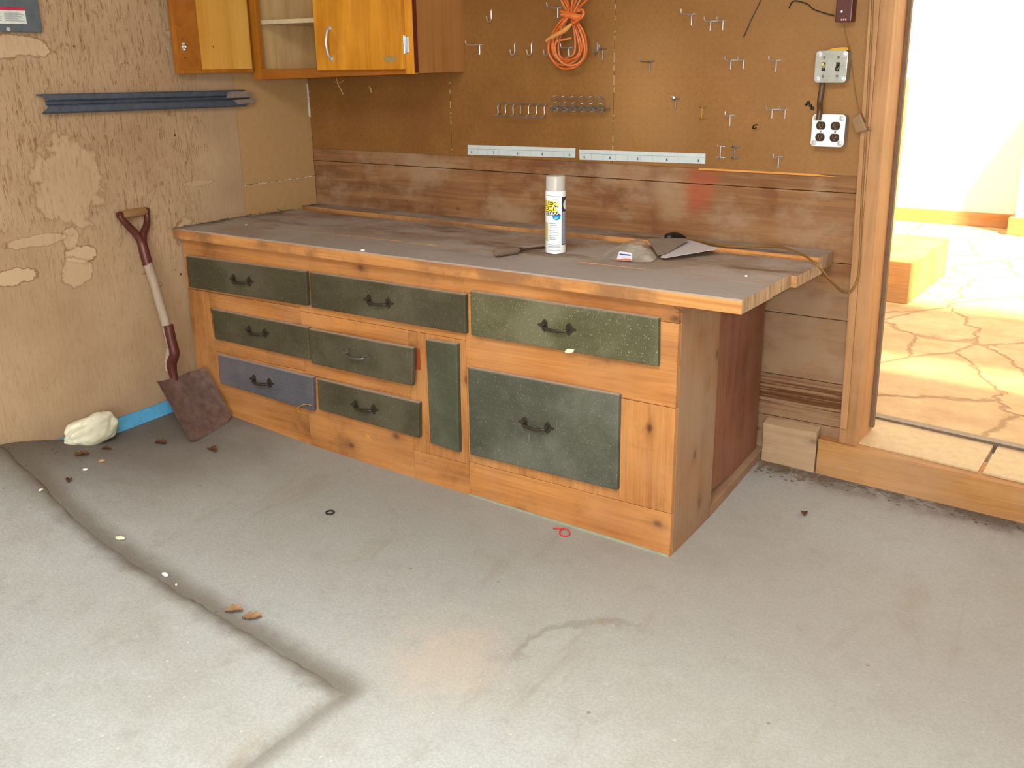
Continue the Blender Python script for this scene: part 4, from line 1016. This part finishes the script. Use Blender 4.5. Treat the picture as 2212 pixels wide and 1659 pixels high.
def wrap(bm, off):                              # s across (metres, 0 = towards the camera, + to the right), z up
    bmesh.ops.triangulate(bm, faces=bm.faces)
    for _ in range(6):
        es = [e for e in bm.edges if abs(e.verts[0].co.x - e.verts[1].co.x) > .0045]
        if not es: break
        bmesh.ops.subdivide_edges(bm, edges=es, cuts=1); bmesh.ops.triangulate(bm, faces=bm.faces)
    for v in bm.verts:
        a = ang0 + v.co.x / R; r = R + off
        v.co = cp + V((r * math.cos(a), r * math.sin(a), v.co.y))
    return bm
def word(body, size, s0, z0, width, rot=0, bold=0.0, shear=0.0):
    t = text_bm(body, size, bold); w = max(v.co.x for v in t.verts); k_ = width / w
    for v in t.verts:
        x, y = v.co.x * k_, v.co.y; v.co = V((s0 + x + shear * y, z0 + y + math.tan(rot) * x, 0))
    return t
def disc(bm, s, z, r, n=28, sy=1.0): bm.faces.new([bm.verts.new((s + r * math.cos(2 * PI * i / n), z + sy * r * math.sin(2 * PI * i / n), 0)) for i in range(n)])
def rect(bm, s0, z0, s1, z1): bm.faces.new([bm.verts.new(p) for p in ((s0, z0, 0), (s1, z0, 0), (s1, z1, 0), (s0, z1, 0))])
YEL = flat('label_yellow', (240, 214, 30), .4, 0, .3, .02); INK = flat('label_black', (30, 32, 40), .4, 0, .3, .02); BLU = flat('label_blue', (24, 120, 186), .35, 0, .4, .05); CYN = flat('label_cyan', (70, 200, 232), .35, 0, .4, .02); GRY = flat('label_grey', (120, 124, 132), .5, 0, .3, .02)
PAN = flat('label_charcoal_panel', (44, 46, 60), .4, 0, .3, .02); LG = flat('label_light_grey', (150, 152, 158), .5, 0, .3, .02)
rows = (('FLEX', .0195, -.053, .155, .062, -.05), ('SEAL', .0195, -.054, .1375, .062, -.04))
b = new()
for body, sz, s0, z0, wd_, rt in rows: merge(b, word(body, sz, s0 + .0004, z0 - .0006, wd_, rt, .0020, .12))
finish('lettering_outline', wrap(b, .0004), INK, can, recalc=False)
b = new()
for body, sz, s0, z0, wd_, rt in rows: merge(b, word(body, sz, s0, z0, wd_, rt, .0007, .12))
finish('yellow_lettering', wrap(b, .0008), YEL, can, recalc=False)
b = new(); disc(b, .0035, .1215, .0135); finish('drop_emblem', wrap(b, .0003), BLU, can, recalc=False)
b = new(); b.faces.new([b.verts.new((x, z, 0)) for x, z in ((-.006, .119), (-.001, .1165), (.005, .118), (.0105, .1225), (.009, .116), (.004, .1125), (-.001, .1125))]); finish('emblem_wave', wrap(b, .0006), CYN, can, recalc=False)
b = new(); merge(b, word('CLEAR', .0115, -.0365, .1235, .052, .05, .0016)); finish('lettering_outline', wrap(b, .0008), PAN, can, recalc=False)
b = new(); merge(b, word('CLEAR', .0115, -.0365, .1238, .052, .05, .0002)); finish('white_lettering', wrap(b, .0012), WHITE, can, recalc=False)
b = new(); rect(b, .021, .028, .058, .180); finish('side_panel', wrap(b, .0002), PAN, can, recalc=False)
b = new(); rect(b, .0235, .031, .056, .134); finish('side_print_panel', wrap(b, .0004), LG, can, recalc=False)
b = new(); disc(b, .043, .155, .016); finish('panel_emblem', wrap(b, .0005), WHITE, can, recalc=False)
b = new()
for i, wl in enumerate((.021, .025, .030, .030, .028, .028, .031, .029, .018, .024)): rect(b, -.021, .0965 - i * .0055, -.021 + wl, .0984 - i * .0055)
for z, w0, w1 in ((.029, -.028, .012), (.0235, -.028, .016), (.021, -.026, .015), (.0115, -.024, .016), (.184, -.03, .010)): rect(b, w0, z, w1, z + .0012)
for i in range(12): rect(b, .025, .037 + i * .0078, .050, .0384 + i * .0078)
finish('fine_print', wrap(b, .0007), GRY, can, recalc=False)
b = new(); rect(b, -.045, .04, -.026, .1); finish('picture_panel', wrap(b, .0003), flat('label_beige', (196, 186, 130), .5), can, recalc=False)

# ------------------------------------------------------------------ screwdriver, bag, paper, plug and cord on the worktop
s0, s1 = onZ(1069, 546, HT + .0148), onZ(1192, 531, HT + .008)
s1 = s0 + (s1 - s0).normalized() * .23; s1.z = HT + .0062; ax = (s1 - s0).normalized()
sd = thing('screwdriver', 'old screwdriver with a worn wooden handle lying beside the spray can', 'screwdriver', s0)
b = new(); lathe(b, [(.004, 0), (.0115, .002), (.0142, .012), (.0142, .03), (.0128, .05), (.0122, .07), (.0135, .082), (.010, .092), (.0085, .096)], s0, ax, 14); finish('handle', b, wood('worn_handle', (84, 56, 34), (120, 88, 58), 'y', .6, dust=.3), sd, smooth=True)
b = new(); lathe(b, [(.0088, .0955), (.0086, .106), (.0062, .108)], s0, ax, 14); finish('ferrule', b, IRON, sd, smooth=True)
b = new(); lathe(b, [(.0042, .107), (.004, .205)], s0, ax, 10); prism(b, [s0 + ax * .204 + ax.cross(V((0, 0, 1))) * x + V((0, 0, z)) for x, z in ((-.004, -.0015), (.004, -.0015), (.004, .0015), (-.004, .0015))], ax * .024); finish('shank', b, flat('rusty_shank', (88, 64, 48), .5, .5), sd)

pz = HT + .002
b = new(); q = [onZ(1427, 556.5, pz + .003), onZ(1438, 557.5, pz + .003), onZ(1553, 538, pz + .014), onZ(1490, 519, pz + .003), onZ(1440, 533, pz + .003)]
prism(b, q, (0, 0, .0012)); pp = finish('paper_sheet', b, flat('white_paper', (206, 200, 200), .7, 0, .2, .03)); tag(pp, 'white folded paper lying under the plastic bag on the worktop', 'paper')
b = new(); q = [onZ(1421, 552.5, pz + .008), onZ(1440, 548, pz + .006), onZ(1488, 518, pz + .016), onZ(1478, 515.5, pz + .015), onZ(1398, 516, pz + .02)]
prism(b, q, (0, 0, .0012)); fp = finish('grey_envelope', b, flat('dusty_grey_card', (142, 126, 112), .8)); tag(fp, 'dusty grey envelope flap between the plastic bag and the white paper', 'envelope')
# the bag: a crumpled clear sheet humped over its contents
k = NM('dusty_clear_plastic', .22, 0, .5); k.b.inputs['Transmission Weight'].default_value = .0
n_ = k.noise(k.co, 12, 4, .55); k.col(k.ramp(n_, [(.3, lin((172, 162, 146))), (.7, lin((222, 216, 200)))])); k.put(k.b.inputs['Alpha'], k.mr(n_, .35, .68, .22, .62)); k.bump(n_, .002, .5)
out = [onZ(1302, 553, HT), onZ(1322, 562, HT), onZ(1366, 567, HT), onZ(1402, 568, HT), onZ(1418, 559, HT), onZ(1409, 543, HT), onZ(1400, 531, HT), onZ(1382, 524, HT), onZ(1355, 531, HT), onZ(1325, 541, HT)]
cen = onZ(1372, 548, HT); b = new(); NR, NA = 9, 40
sp = spline(out, 4, True); rings = []
for j in range(NR):
    t = j / NR; ring = []
    for i, p in enumerate(sp):
        q = p.lerp(cen, t); hh = .034 * (1 - (1 - t) ** 2.4)
        hh *= 1 + .18 * noise.noise(V((q.x * 40, q.y * 40, 1))); q.z = HT + .0025 + max(0, hh + .003 * noise.noise(V((q.x * 60, q.y * 60, 5))))
        q.x += .006 * noise.noise(V((q.x * 60, q.y * 60, 9))) * (1 - t); ring.append(b.verts.new(q))
    rings.append(ring)
for A, B in zip(rings, rings[1:]):
    m_ = len(A)
    for i in range(m_): b.faces.new((A[i], A[(i + 1) % m_], B[(i + 1) % m_], B[i]))
b.faces.new(rings[-1])
bag = thing('plastic_bag', 'crumpled dusty clear plastic bag holding a small packet on the worktop', 'bag', cen)
finish('bag_film', b, k.m, bag, smooth=True, ang=80)
b = new(); q = [onZ(1331, 562, HT + .004), onZ(1364, 564, HT + .004), onZ(1362, 549, HT + .020), onZ(1336, 546, HT + .020)]; prism(b, q, (0, .006, .004)); pk = finish('packet', b, flat('white_packet', (224, 224, 230), .5), bag, .001)
b = new(); prism(b, [q[0], q[1], q[1].lerp(q[2], .3), q[0].lerp(q[3], .3)], (-.0004, -.0012, .0004)); finish('red_border', b, flat('red_print', (206, 120, 96), .5), pk)
b = new(); prism(b, [q[3].lerp(q[0], .25), q[2].lerp(q[1], .25), q[2].lerp(q[1], .08), q[3].lerp(q[0], .08)], (-.0004, -.0012, .0004)); finish('blue_border', b, flat('blue_print', (60, 74, 150), .5), pk)

# black plug and tan cord
p0 = onZ(1440, 512, HT + .02); p1 = onZ(1480, 514, HT + .012)
ec_ = thing('mains_lead', 'tan mains lead with black plug draped over the worktop end to the door jamb', 'cable', onZ(1480, 514, HT + .012))
b = new(); tube(b, spline([p0 + V((-.0, .0, -.002)), p0 + V((.012, 0, 0)), p0.lerp(p1, .5) + V((0, 0, .004)), p1], 4), [.008, .0135, .0145, .015, .015, .0155, .0155, .015, .014, .012, .010, .007, .0055], 12); finish('plug', b, DARKPLASTIC, ec_, smooth=True)
cz = HT + .012
path = [p1, onZ(1505, 519, cz), onZ(1535, 526, cz), onZ(1570, 532, cz), onY(1620, 533.5, -.13), onY(1665, 532, -.13), onY(1700, 537, -.16), onY(1735, 551, -.21), onY(1760, 568, -.255), onY(1772, 580, -.255), onY(1786, 597, -.20), onY(1804, 616, -.10), onY(1822, 631, -.045), onY(1836, 630, -.04), onY(1851, 606, -.038), onY(1857, 560, -.038), onY(1861, 450, -.037), onY(1868, 330, -.037), onY(1874, 230, -.037), onY(1879, 130, -.037), onY(1884, 30, -.037), onY(1887, -60, -.037), onY(1889, -150, -.037)]
b = new(); tube(b, spline(path, 6), .0036, 8); finish('cord_line', b, TANCORD, ec_, smooth=True)

# ------------------------------------------------------------------ timber block, foam, blue strip and litter on the floor
b = new(); n = 18; xs = [2.11 + (2.296 - 2.11) * i / n for i in range(n + 1)]
prof = [(-.042, -.03), (-.044, .06), (-.040, .122), (-.001, .136), (-.001, -.03)]
rings = [[b.verts.new((x + (.004 * noise.noise(V((y * 90, z * 60, 3))) if i in (0, n) else 0), y + (.005 * noise.noise(V((x * 25, z * 30, 1))) if y < -.03 else 0), z + .004 * noise.noise(V((x * 18, y * 20, 7))))) for y, z in prof] for i, x in enumerate(xs)]
for A, B in zip(rings, rings[1:]):
    for k_ in range(5): b.faces.new((A[k_], A[(k_ + 1) % 5], B[(k_ + 1) % 5], B[k_]))
b.faces.new(rings[0]); b.faces.new(rings[-1][::-1])
tb = finish('timber_block', b, OLDBEAM, None, .003); tag(tb, 'weathered timber offcut on the floor between the bench and the door sill', 'timber block')
b = new(); q0 = onX(365, 868, -.0); ys_ = lsp(-1.46, -.60, 40)
lo, hi = [], []
for y in ys_:
    lo.append((-.004, y, fz(0, y) - .02)); hi.append((-.004, y, .064 + .002 * noise.noise(V((y * 25, 1, 1)))))
prism(b, lo + hi[::-1], (-.003, 0, 0)); bs = finish('foam_board', b, flat('sky_blue_foam', (92, 166, 206), .6, 0, .3, .12)); tag(bs, 'strip of sky blue foam board in the gap under the plywood wall', 'foam board')
c = onF(205, 950); c = V((.05, -1.16, 0)) ; c = onX(197, 930, .05); g0 = fz(c.x, c.y); FOAMC = c.copy()
b = new(); bmesh.ops.create_icosphere(b, subdivisions=5, radius=1)
for v in b.verts:
    p = v.co.copy(); n1 = noise.noise(p * 1.6 + V((3, 0, 0))) * .22 + noise.noise(p * 4) * .07
    p *= 1 + n1; v.co = V((c.x + p.x * .048, c.y + p.y * .105 + .0, max(g0 - .012, c.z + p.z * .056 * (1 + .15 * p.y))))
fo = finish('foam_lump', b, flat('cream_foam', (216, 210, 182), .35, 0, .5, .04), None, smooth=True, ang=180); tag(fo, 'smooth cream lump of hardened foam on the floor by the blue strip', 'foam lump')

LEAF = flat('dry_leaf', (96, 66, 42), .8, 0, .2, .3); LEAF2 = flat('pale_dry_leaf', (150, 116, 84), .8, 0, .2, .3)
def leaf(px, py, s, m, label, seed):
    c = onF(px, py); lift = .0105 if (c.x < 1.74 and c.y < slab_edge_y(c.x) - .02) else .001
    b = new(); r = random.Random(seed); n, m_ = 10, 6; rows = []; a = r.uniform(0, PI); fold = r.uniform(.5, 1.0)
    for j in range(m_ + 1):
        row = []
        for i in range(n + 1):
            u, v = i / n * 2 - 1, j / m_ * 2 - 1; w = (1 - u * u) ** .6 * (1 + .25 * math.sin(9 * u + seed)); x, y = u * s, v * w * s * .62
            z = abs(v) * s * fold * w * .55 + s * .25 * (1 + noise.noise(V((u * 2, v * 2, seed))))
            row.append(b.verts.new(c + V((x * math.cos(a) - y * math.sin(a), x * math.sin(a) + y * math.cos(a), z + lift))))
        rows.append(row)
    for A, B in zip(rows, rows[1:]):
        for i in range(n): b.faces.new((A[i], A[i + 1], B[i + 1], B[i]))
    bmesh.ops.remove_doubles(b, verts=b.verts, dist=1e-5); ret = bmesh.ops.solidify(b, geom=b.faces[:], thickness=.0007)
    zmin = min(v.co.z for v in b.verts)
    for v in b.verts: v.co.z += fz(c.x, c.y) + lift - zmin
    o = finish('dry_leaf', b, m, None, smooth=True); tag(o, label, 'leaf', 'dry leaves and crumbs on the floor')
for i, a in enumerate((
    (347, 960, .022, LEAF, 'curled brown leaf on the floor just left of the spade blade tip'),
    (459, 975, .024, LEAF, 'brown leaf on the floor just in front of the spade blade'),
    (506, 1323, .024, LEAF2, 'reddish dry leaf in the slab joint, left one of the pair'),
    (545, 1336, .026, LEAF2, 'pale curled leaf in the slab joint, right one of the pair'),
    (1737, 1112, .016, LEAF, 'dark olive leaf crumb on the bare floor in front of the timber offcut'),
    (150, 1040, .016, LEAF, 'brown leaf scrap in the dirt below the foam lump'),
    (176, 985, .024, LEAF, 'brown leaf crumbs against the front of the cream foam lump'),
    (230, 972, .018, LEAF, 'small brown leaf bit at the right foot of the foam lump'))): leaf(*a, i + 1)
def chip(px, py, s, m, label, seed, name='foam_chip', cat='chip', on=None, grp='pale chips lying about'):
    c = on if on is not None else onF(px, py); b = new(); bmesh.ops.create_icosphere(b, subdivisions=2, radius=1); r = random.Random(seed); a = r.uniform(0, PI)
    for v in b.verts:
        p = v.co * (1 + .3 * noise.noise(v.co * 1.7 + V((seed, 0, 0)))); x, y = p.x * s, p.y * s * .55
        v.co = V((x * math.cos(a) - y * math.sin(a), x * math.sin(a) + y * math.cos(a), p.z * s * .38))
    zm = min(v.co.z for v in b.verts); lift = 0 if on is not None else (.0095 if (c.x < 1.74 and c.y < slab_edge_y(c.x) - .02) else .0)
    for v in b.verts: v.co += c + V((0, 0, lift - zm - .0003))
    o = finish(name, b, m, None, smooth=True, ang=180); tag(o, label, cat, grp)
CREAM = flat('cream_chip', (222, 216, 182), .6); WCH = flat('white_chip', (232, 232, 230), .6)
chip(260, 1166, .017, CREAM, 'cream foam chip in the slab joint, largest of the floor chips', 1)
chip(357, 1244, .014, WCH, 'white chip in the slab joint midway along', 2)
chip(184, 1016, .010, WCH, 'white pellet in the dirt below the foam lump', 3)
chip(221, 998, .012, flat('tan_chip', (176, 142, 106), .7), 'tan chip in the dirt just below the foam lump', 4)
chip(90, 1066, .010, CREAM, 'pale chip at the wall end of the slab joint', 5)
chip(381, 1264, .007, CREAM, 'tiny chip in the slab joint just beyond the white one', 6)
chip(782, 543, .008, WCH, 'white flake stuck on the worktop front edge above the middle drawer', 8, on=onY(782, 543, -D + .003) + V((0, .004, .0)))
chip(532, 485, .0045, WCH, 'tiny white crumb on the worktop left end', 9, on=onZ(532, 486, HT))
chip(1670, 598, .008, WCH, 'white crumb on the worktop near its right end', 10, on=onZ(1612, 598, HT))
b = new(); q = onY(1232, 758, FY - TH - .001); prism(b, [q + V((x, 0, z)) for x, z in ((-.017, -.003), (-.006, .006), (.016, .007), (.012, -.002), (-.004, -.007), (-.014, -.008))], (0, -.006, .001)); fk = finish('paint_flake', b, CREAM, None, .001); tag(fk, 'cream flake caught on the lower edge of the speckled drawer', 'flake')
# red wire loop and a little ring
c = onF(1219, 1152); b = new()
def onfl(px, py, dz=.003): q = onF(px, py); return q + V((0, 0, dz))
tube(b, spline([onfl(1195, 1143), onfl(1206, 1145, .006), onfl(1220, 1145, .004), onfl(1230, 1150), onfl(1229, 1158), onfl(1219, 1160), onfl(1210, 1156), onfl(1210, 1149, .005), onfl(1218, 1145, .007)], 6), .0021, 8)
rl = finish('red_wire', b, flat('red_wire_insulation', (206, 36, 44), .4), None, smooth=True); tag(rl, 'red insulated wire curled in a loop on the floor before the bench', 'wire')
c = onF(713, 1109); b = new(); tube(b, [c + V((.013 * math.cos(a), .013 * math.sin(a), .004)) for a in [2 * PI * k / 24 for k in range(24)]], .0025, 8, True); rg = finish('small_ring', b, DARKWIRE, None, smooth=True); tag(rg, 'small dark metal ring on the floor in front of the bench', 'ring')
b = new(); q = [onY(642, 882, FY - TH - .004), onY(650, 876, FY - TH - .008), onY(665, 873, FY - TH - .007), onY(672, 876, FY - TH - .003)]; tube(b, spline(q, 5), .0012, 6); tube(b, spline([onY(644, 880, FY - .004), onY(644, 886, FY - .004), onY(647, 890, FY - .003)], 4), .0014, 6)
ys = finish('yellow_thread', b, flat('yellow_thread', (214, 156, 30), .6), None, smooth=True); tag(ys, 'curl of yellow thread caught under the blue-grey drawer', 'thread')
STRAW = flat('straw', (176, 136, 84), .8)
b = new(); q = onY(726, 171, -.28); tube(b, spline([onY(726, 168, -.28), onY(731, 184, -.28), onY(736, 193, -.28), onY(741, 204, -.275)], 4), .0016, 6); tube(b, spline([onY(722, 176, -.28), onY(732, 180, -.28), onY(744, 172, -.28)], 4), .0012, 6)
sw = finish('hanging_straw_wisp', b, STRAW, None, smooth=True); tag(sw, 'wisp of straw hanging under the wall cabinet, nearer the corner', 'straw')
b = new(); tube(b, [onY(798, 186, -.0085), onY(801, 192, -.012), onY(803, 200, -.0085)], [.004, .006, .004], 8); sw = finish('wood_shaving', b, STRAW, None); tag(sw, 'small tan shaving stuck to the pegboard below the wall cabinet', 'shaving')
b = new()
for q in (((1456, 664), (1470, 670), (1478, 674)), ((1461, 676), (1474, 673), (1487, 671)), ((1466, 668), (1476, 679), (1479, 680))): tube(b, [onY(x, y, FY - .004 - .002 * i) for i, (x, y) in enumerate(q)], .0013, 5)
tw = finish('twig_scrap', b, flat('twig', (120, 84, 56), .8), None); tag(tw, 'scrap of dry twigs on the bench corner under the worktop overhang', 'twig')
b = new(); DC_ = flat('dirt_crumb', (108, 90, 72), .9, 0, .1, .35)
r = random.Random(5)
for i in range(170):
    x = r.uniform(2.12, 2.34); y = -.05 - abs(r.gauss(0, .035)); s = r.uniform(.002, .007)
    bmesh.ops.create_icosphere(b, subdivisions=1, radius=s, matrix=Matrix.Translation((x, y, fz(x, y) + s * .25)) @ Matrix.Diagonal((1.4, .9, .5, 1)))
cr = finish('dirt_crumbs', b, DC_, None); tag(cr, 'loose dirt crumbs at the foot of the timber offcut', 'dirt', kind='stuff'); b = new()
for i in range(230):
    x = abs(r.gauss(0, .10)) + .004; y = r.uniform(-1.75, -.95); s = r.uniform(.0012, .0042)
    if abs(y - FOAMC.y) < .15 and abs(x - FOAMC.x) < .095: continue
    bmesh.ops.create_icosphere(b, subdivisions=1, radius=s, matrix=Matrix.Translation((x, y, fz(x, y) + s * .2)) @ Matrix.Diagonal((1.3, .9, .5, 1)))
cr = finish('dirt_crumbs', b, DC_, None); tag(cr, 'loose dirt crumbs along the foot of the plywood wall', 'dirt', kind='stuff'); b = new()
for i in range(120):
    x = r.uniform(2.3, 3.05); y = -.05 - abs(r.gauss(0, .03)); s = r.uniform(.002, .006)
    bmesh.ops.create_icosphere(b, subdivisions=1, radius=s, matrix=Matrix.Translation((x, y, fz(x, y) + s * .2)) @ Matrix.Diagonal((1.4, .9, .4, 1)))
cr = finish('dirt_crumbs', b, DC_, None); tag(cr, 'loose dirt crumbs along the foot of the door sill', 'dirt', kind='stuff')
b = new()
for i in range(40):
    y = r.uniform(-.76, -.05); x = .008 + abs(r.gauss(0, .02)); s = r.uniform(.002, .0055)
    bmesh.ops.create_icosphere(b, subdivisions=1, radius=s, matrix=Matrix.Translation((x + .004, y if y > -.76 else -.7, H + .0022 + s * .5)) @ Matrix.Diagonal((1.1, 1.3, .5, 1)))
dd = finish('dust_clumps', b, flat('dust_clump', (116, 100, 90), .95, 0, .1, .3), None); tag(dd, 'grey dust clumps on the worktop along the plywood wall', 'dust', kind='stuff')

# ------------------------------------------------------------------ light
def area(name, loc, target, size, energy, color, sy=None):
    l = bpy.data.lights.new(name, 'AREA'); l.size = size; l.energy = energy; l.color = color
    if sy: l.shape = 'RECTANGLE'; l.size_y = sy
    o = bpy.data.objects.new(name, l); COL.objects.link(o); o.location = loc
    o.rotation_euler = (V(target) - V(loc)).to_track_quat('-Z', 'Y').to_euler(); return o
area('garage_door_daylight', (3.6, -6.3, 1.25), (1.6, 0, .7), 3.8, 250, (.88, .97, 1.0), 2.1)
area('added_overhead_fill', (2.6, -3.0, 2.42), (2.6, -2.9, 0), 1.6, 104, (.91, .98, 1.0), 1.2)  # unseen overhead fill, added to brighten the worktop and floor
fl_ = bpy.data.lights.new('camera_flash', 'POINT'); fl_.energy = 105; fl_.shadow_soft_size = .03; fl_.color = (.98, 1, .99)
fo_ = bpy.data.objects.new('camera_flash', fl_); COL.objects.link(fo_); fo_.location = CAM + UP * .05 + RIGHT * .03 + FWD * .03
su = bpy.data.lights.new('sun', 'SUN'); su.energy = 30; su.angle = math.radians(6); su.color = (1, .86, .58)
so = bpy.data.objects.new('sun', su); COL.objects.link(so); so.rotation_euler = (V((-.62, .36, -1))).to_track_quat('-Z', 'Y').to_euler()
b = new(); box(b, (-1.5, .16, 2.55), (8, 1.25, 2.62)); struct('patio_roof', b, SILLW)
w = bpy.data.worlds.new('sky'); S.world = w; w.use_nodes = True
bg = w.node_tree.nodes['Background']; bg.inputs['Color'].default_value = (1.0, .96, .85, 1); bg.inputs['Strength'].default_value = 3.0

S.view_settings.view_transform = 'Standard'; S.view_settings.look = 'None'; S.view_settings.gamma = 1; S.view_settings.exposure = -0.08
S.cycles.use_denoising = True
S.cycles.max_bounces = 6; S.cycles.diffuse_bounces = 4; S.cycles.glossy_bounces = 3; S.cycles.transmission_bounces = 4; S.cycles.transparent_max_bounces = 6
S.cycles.sample_clamp_indirect = 6
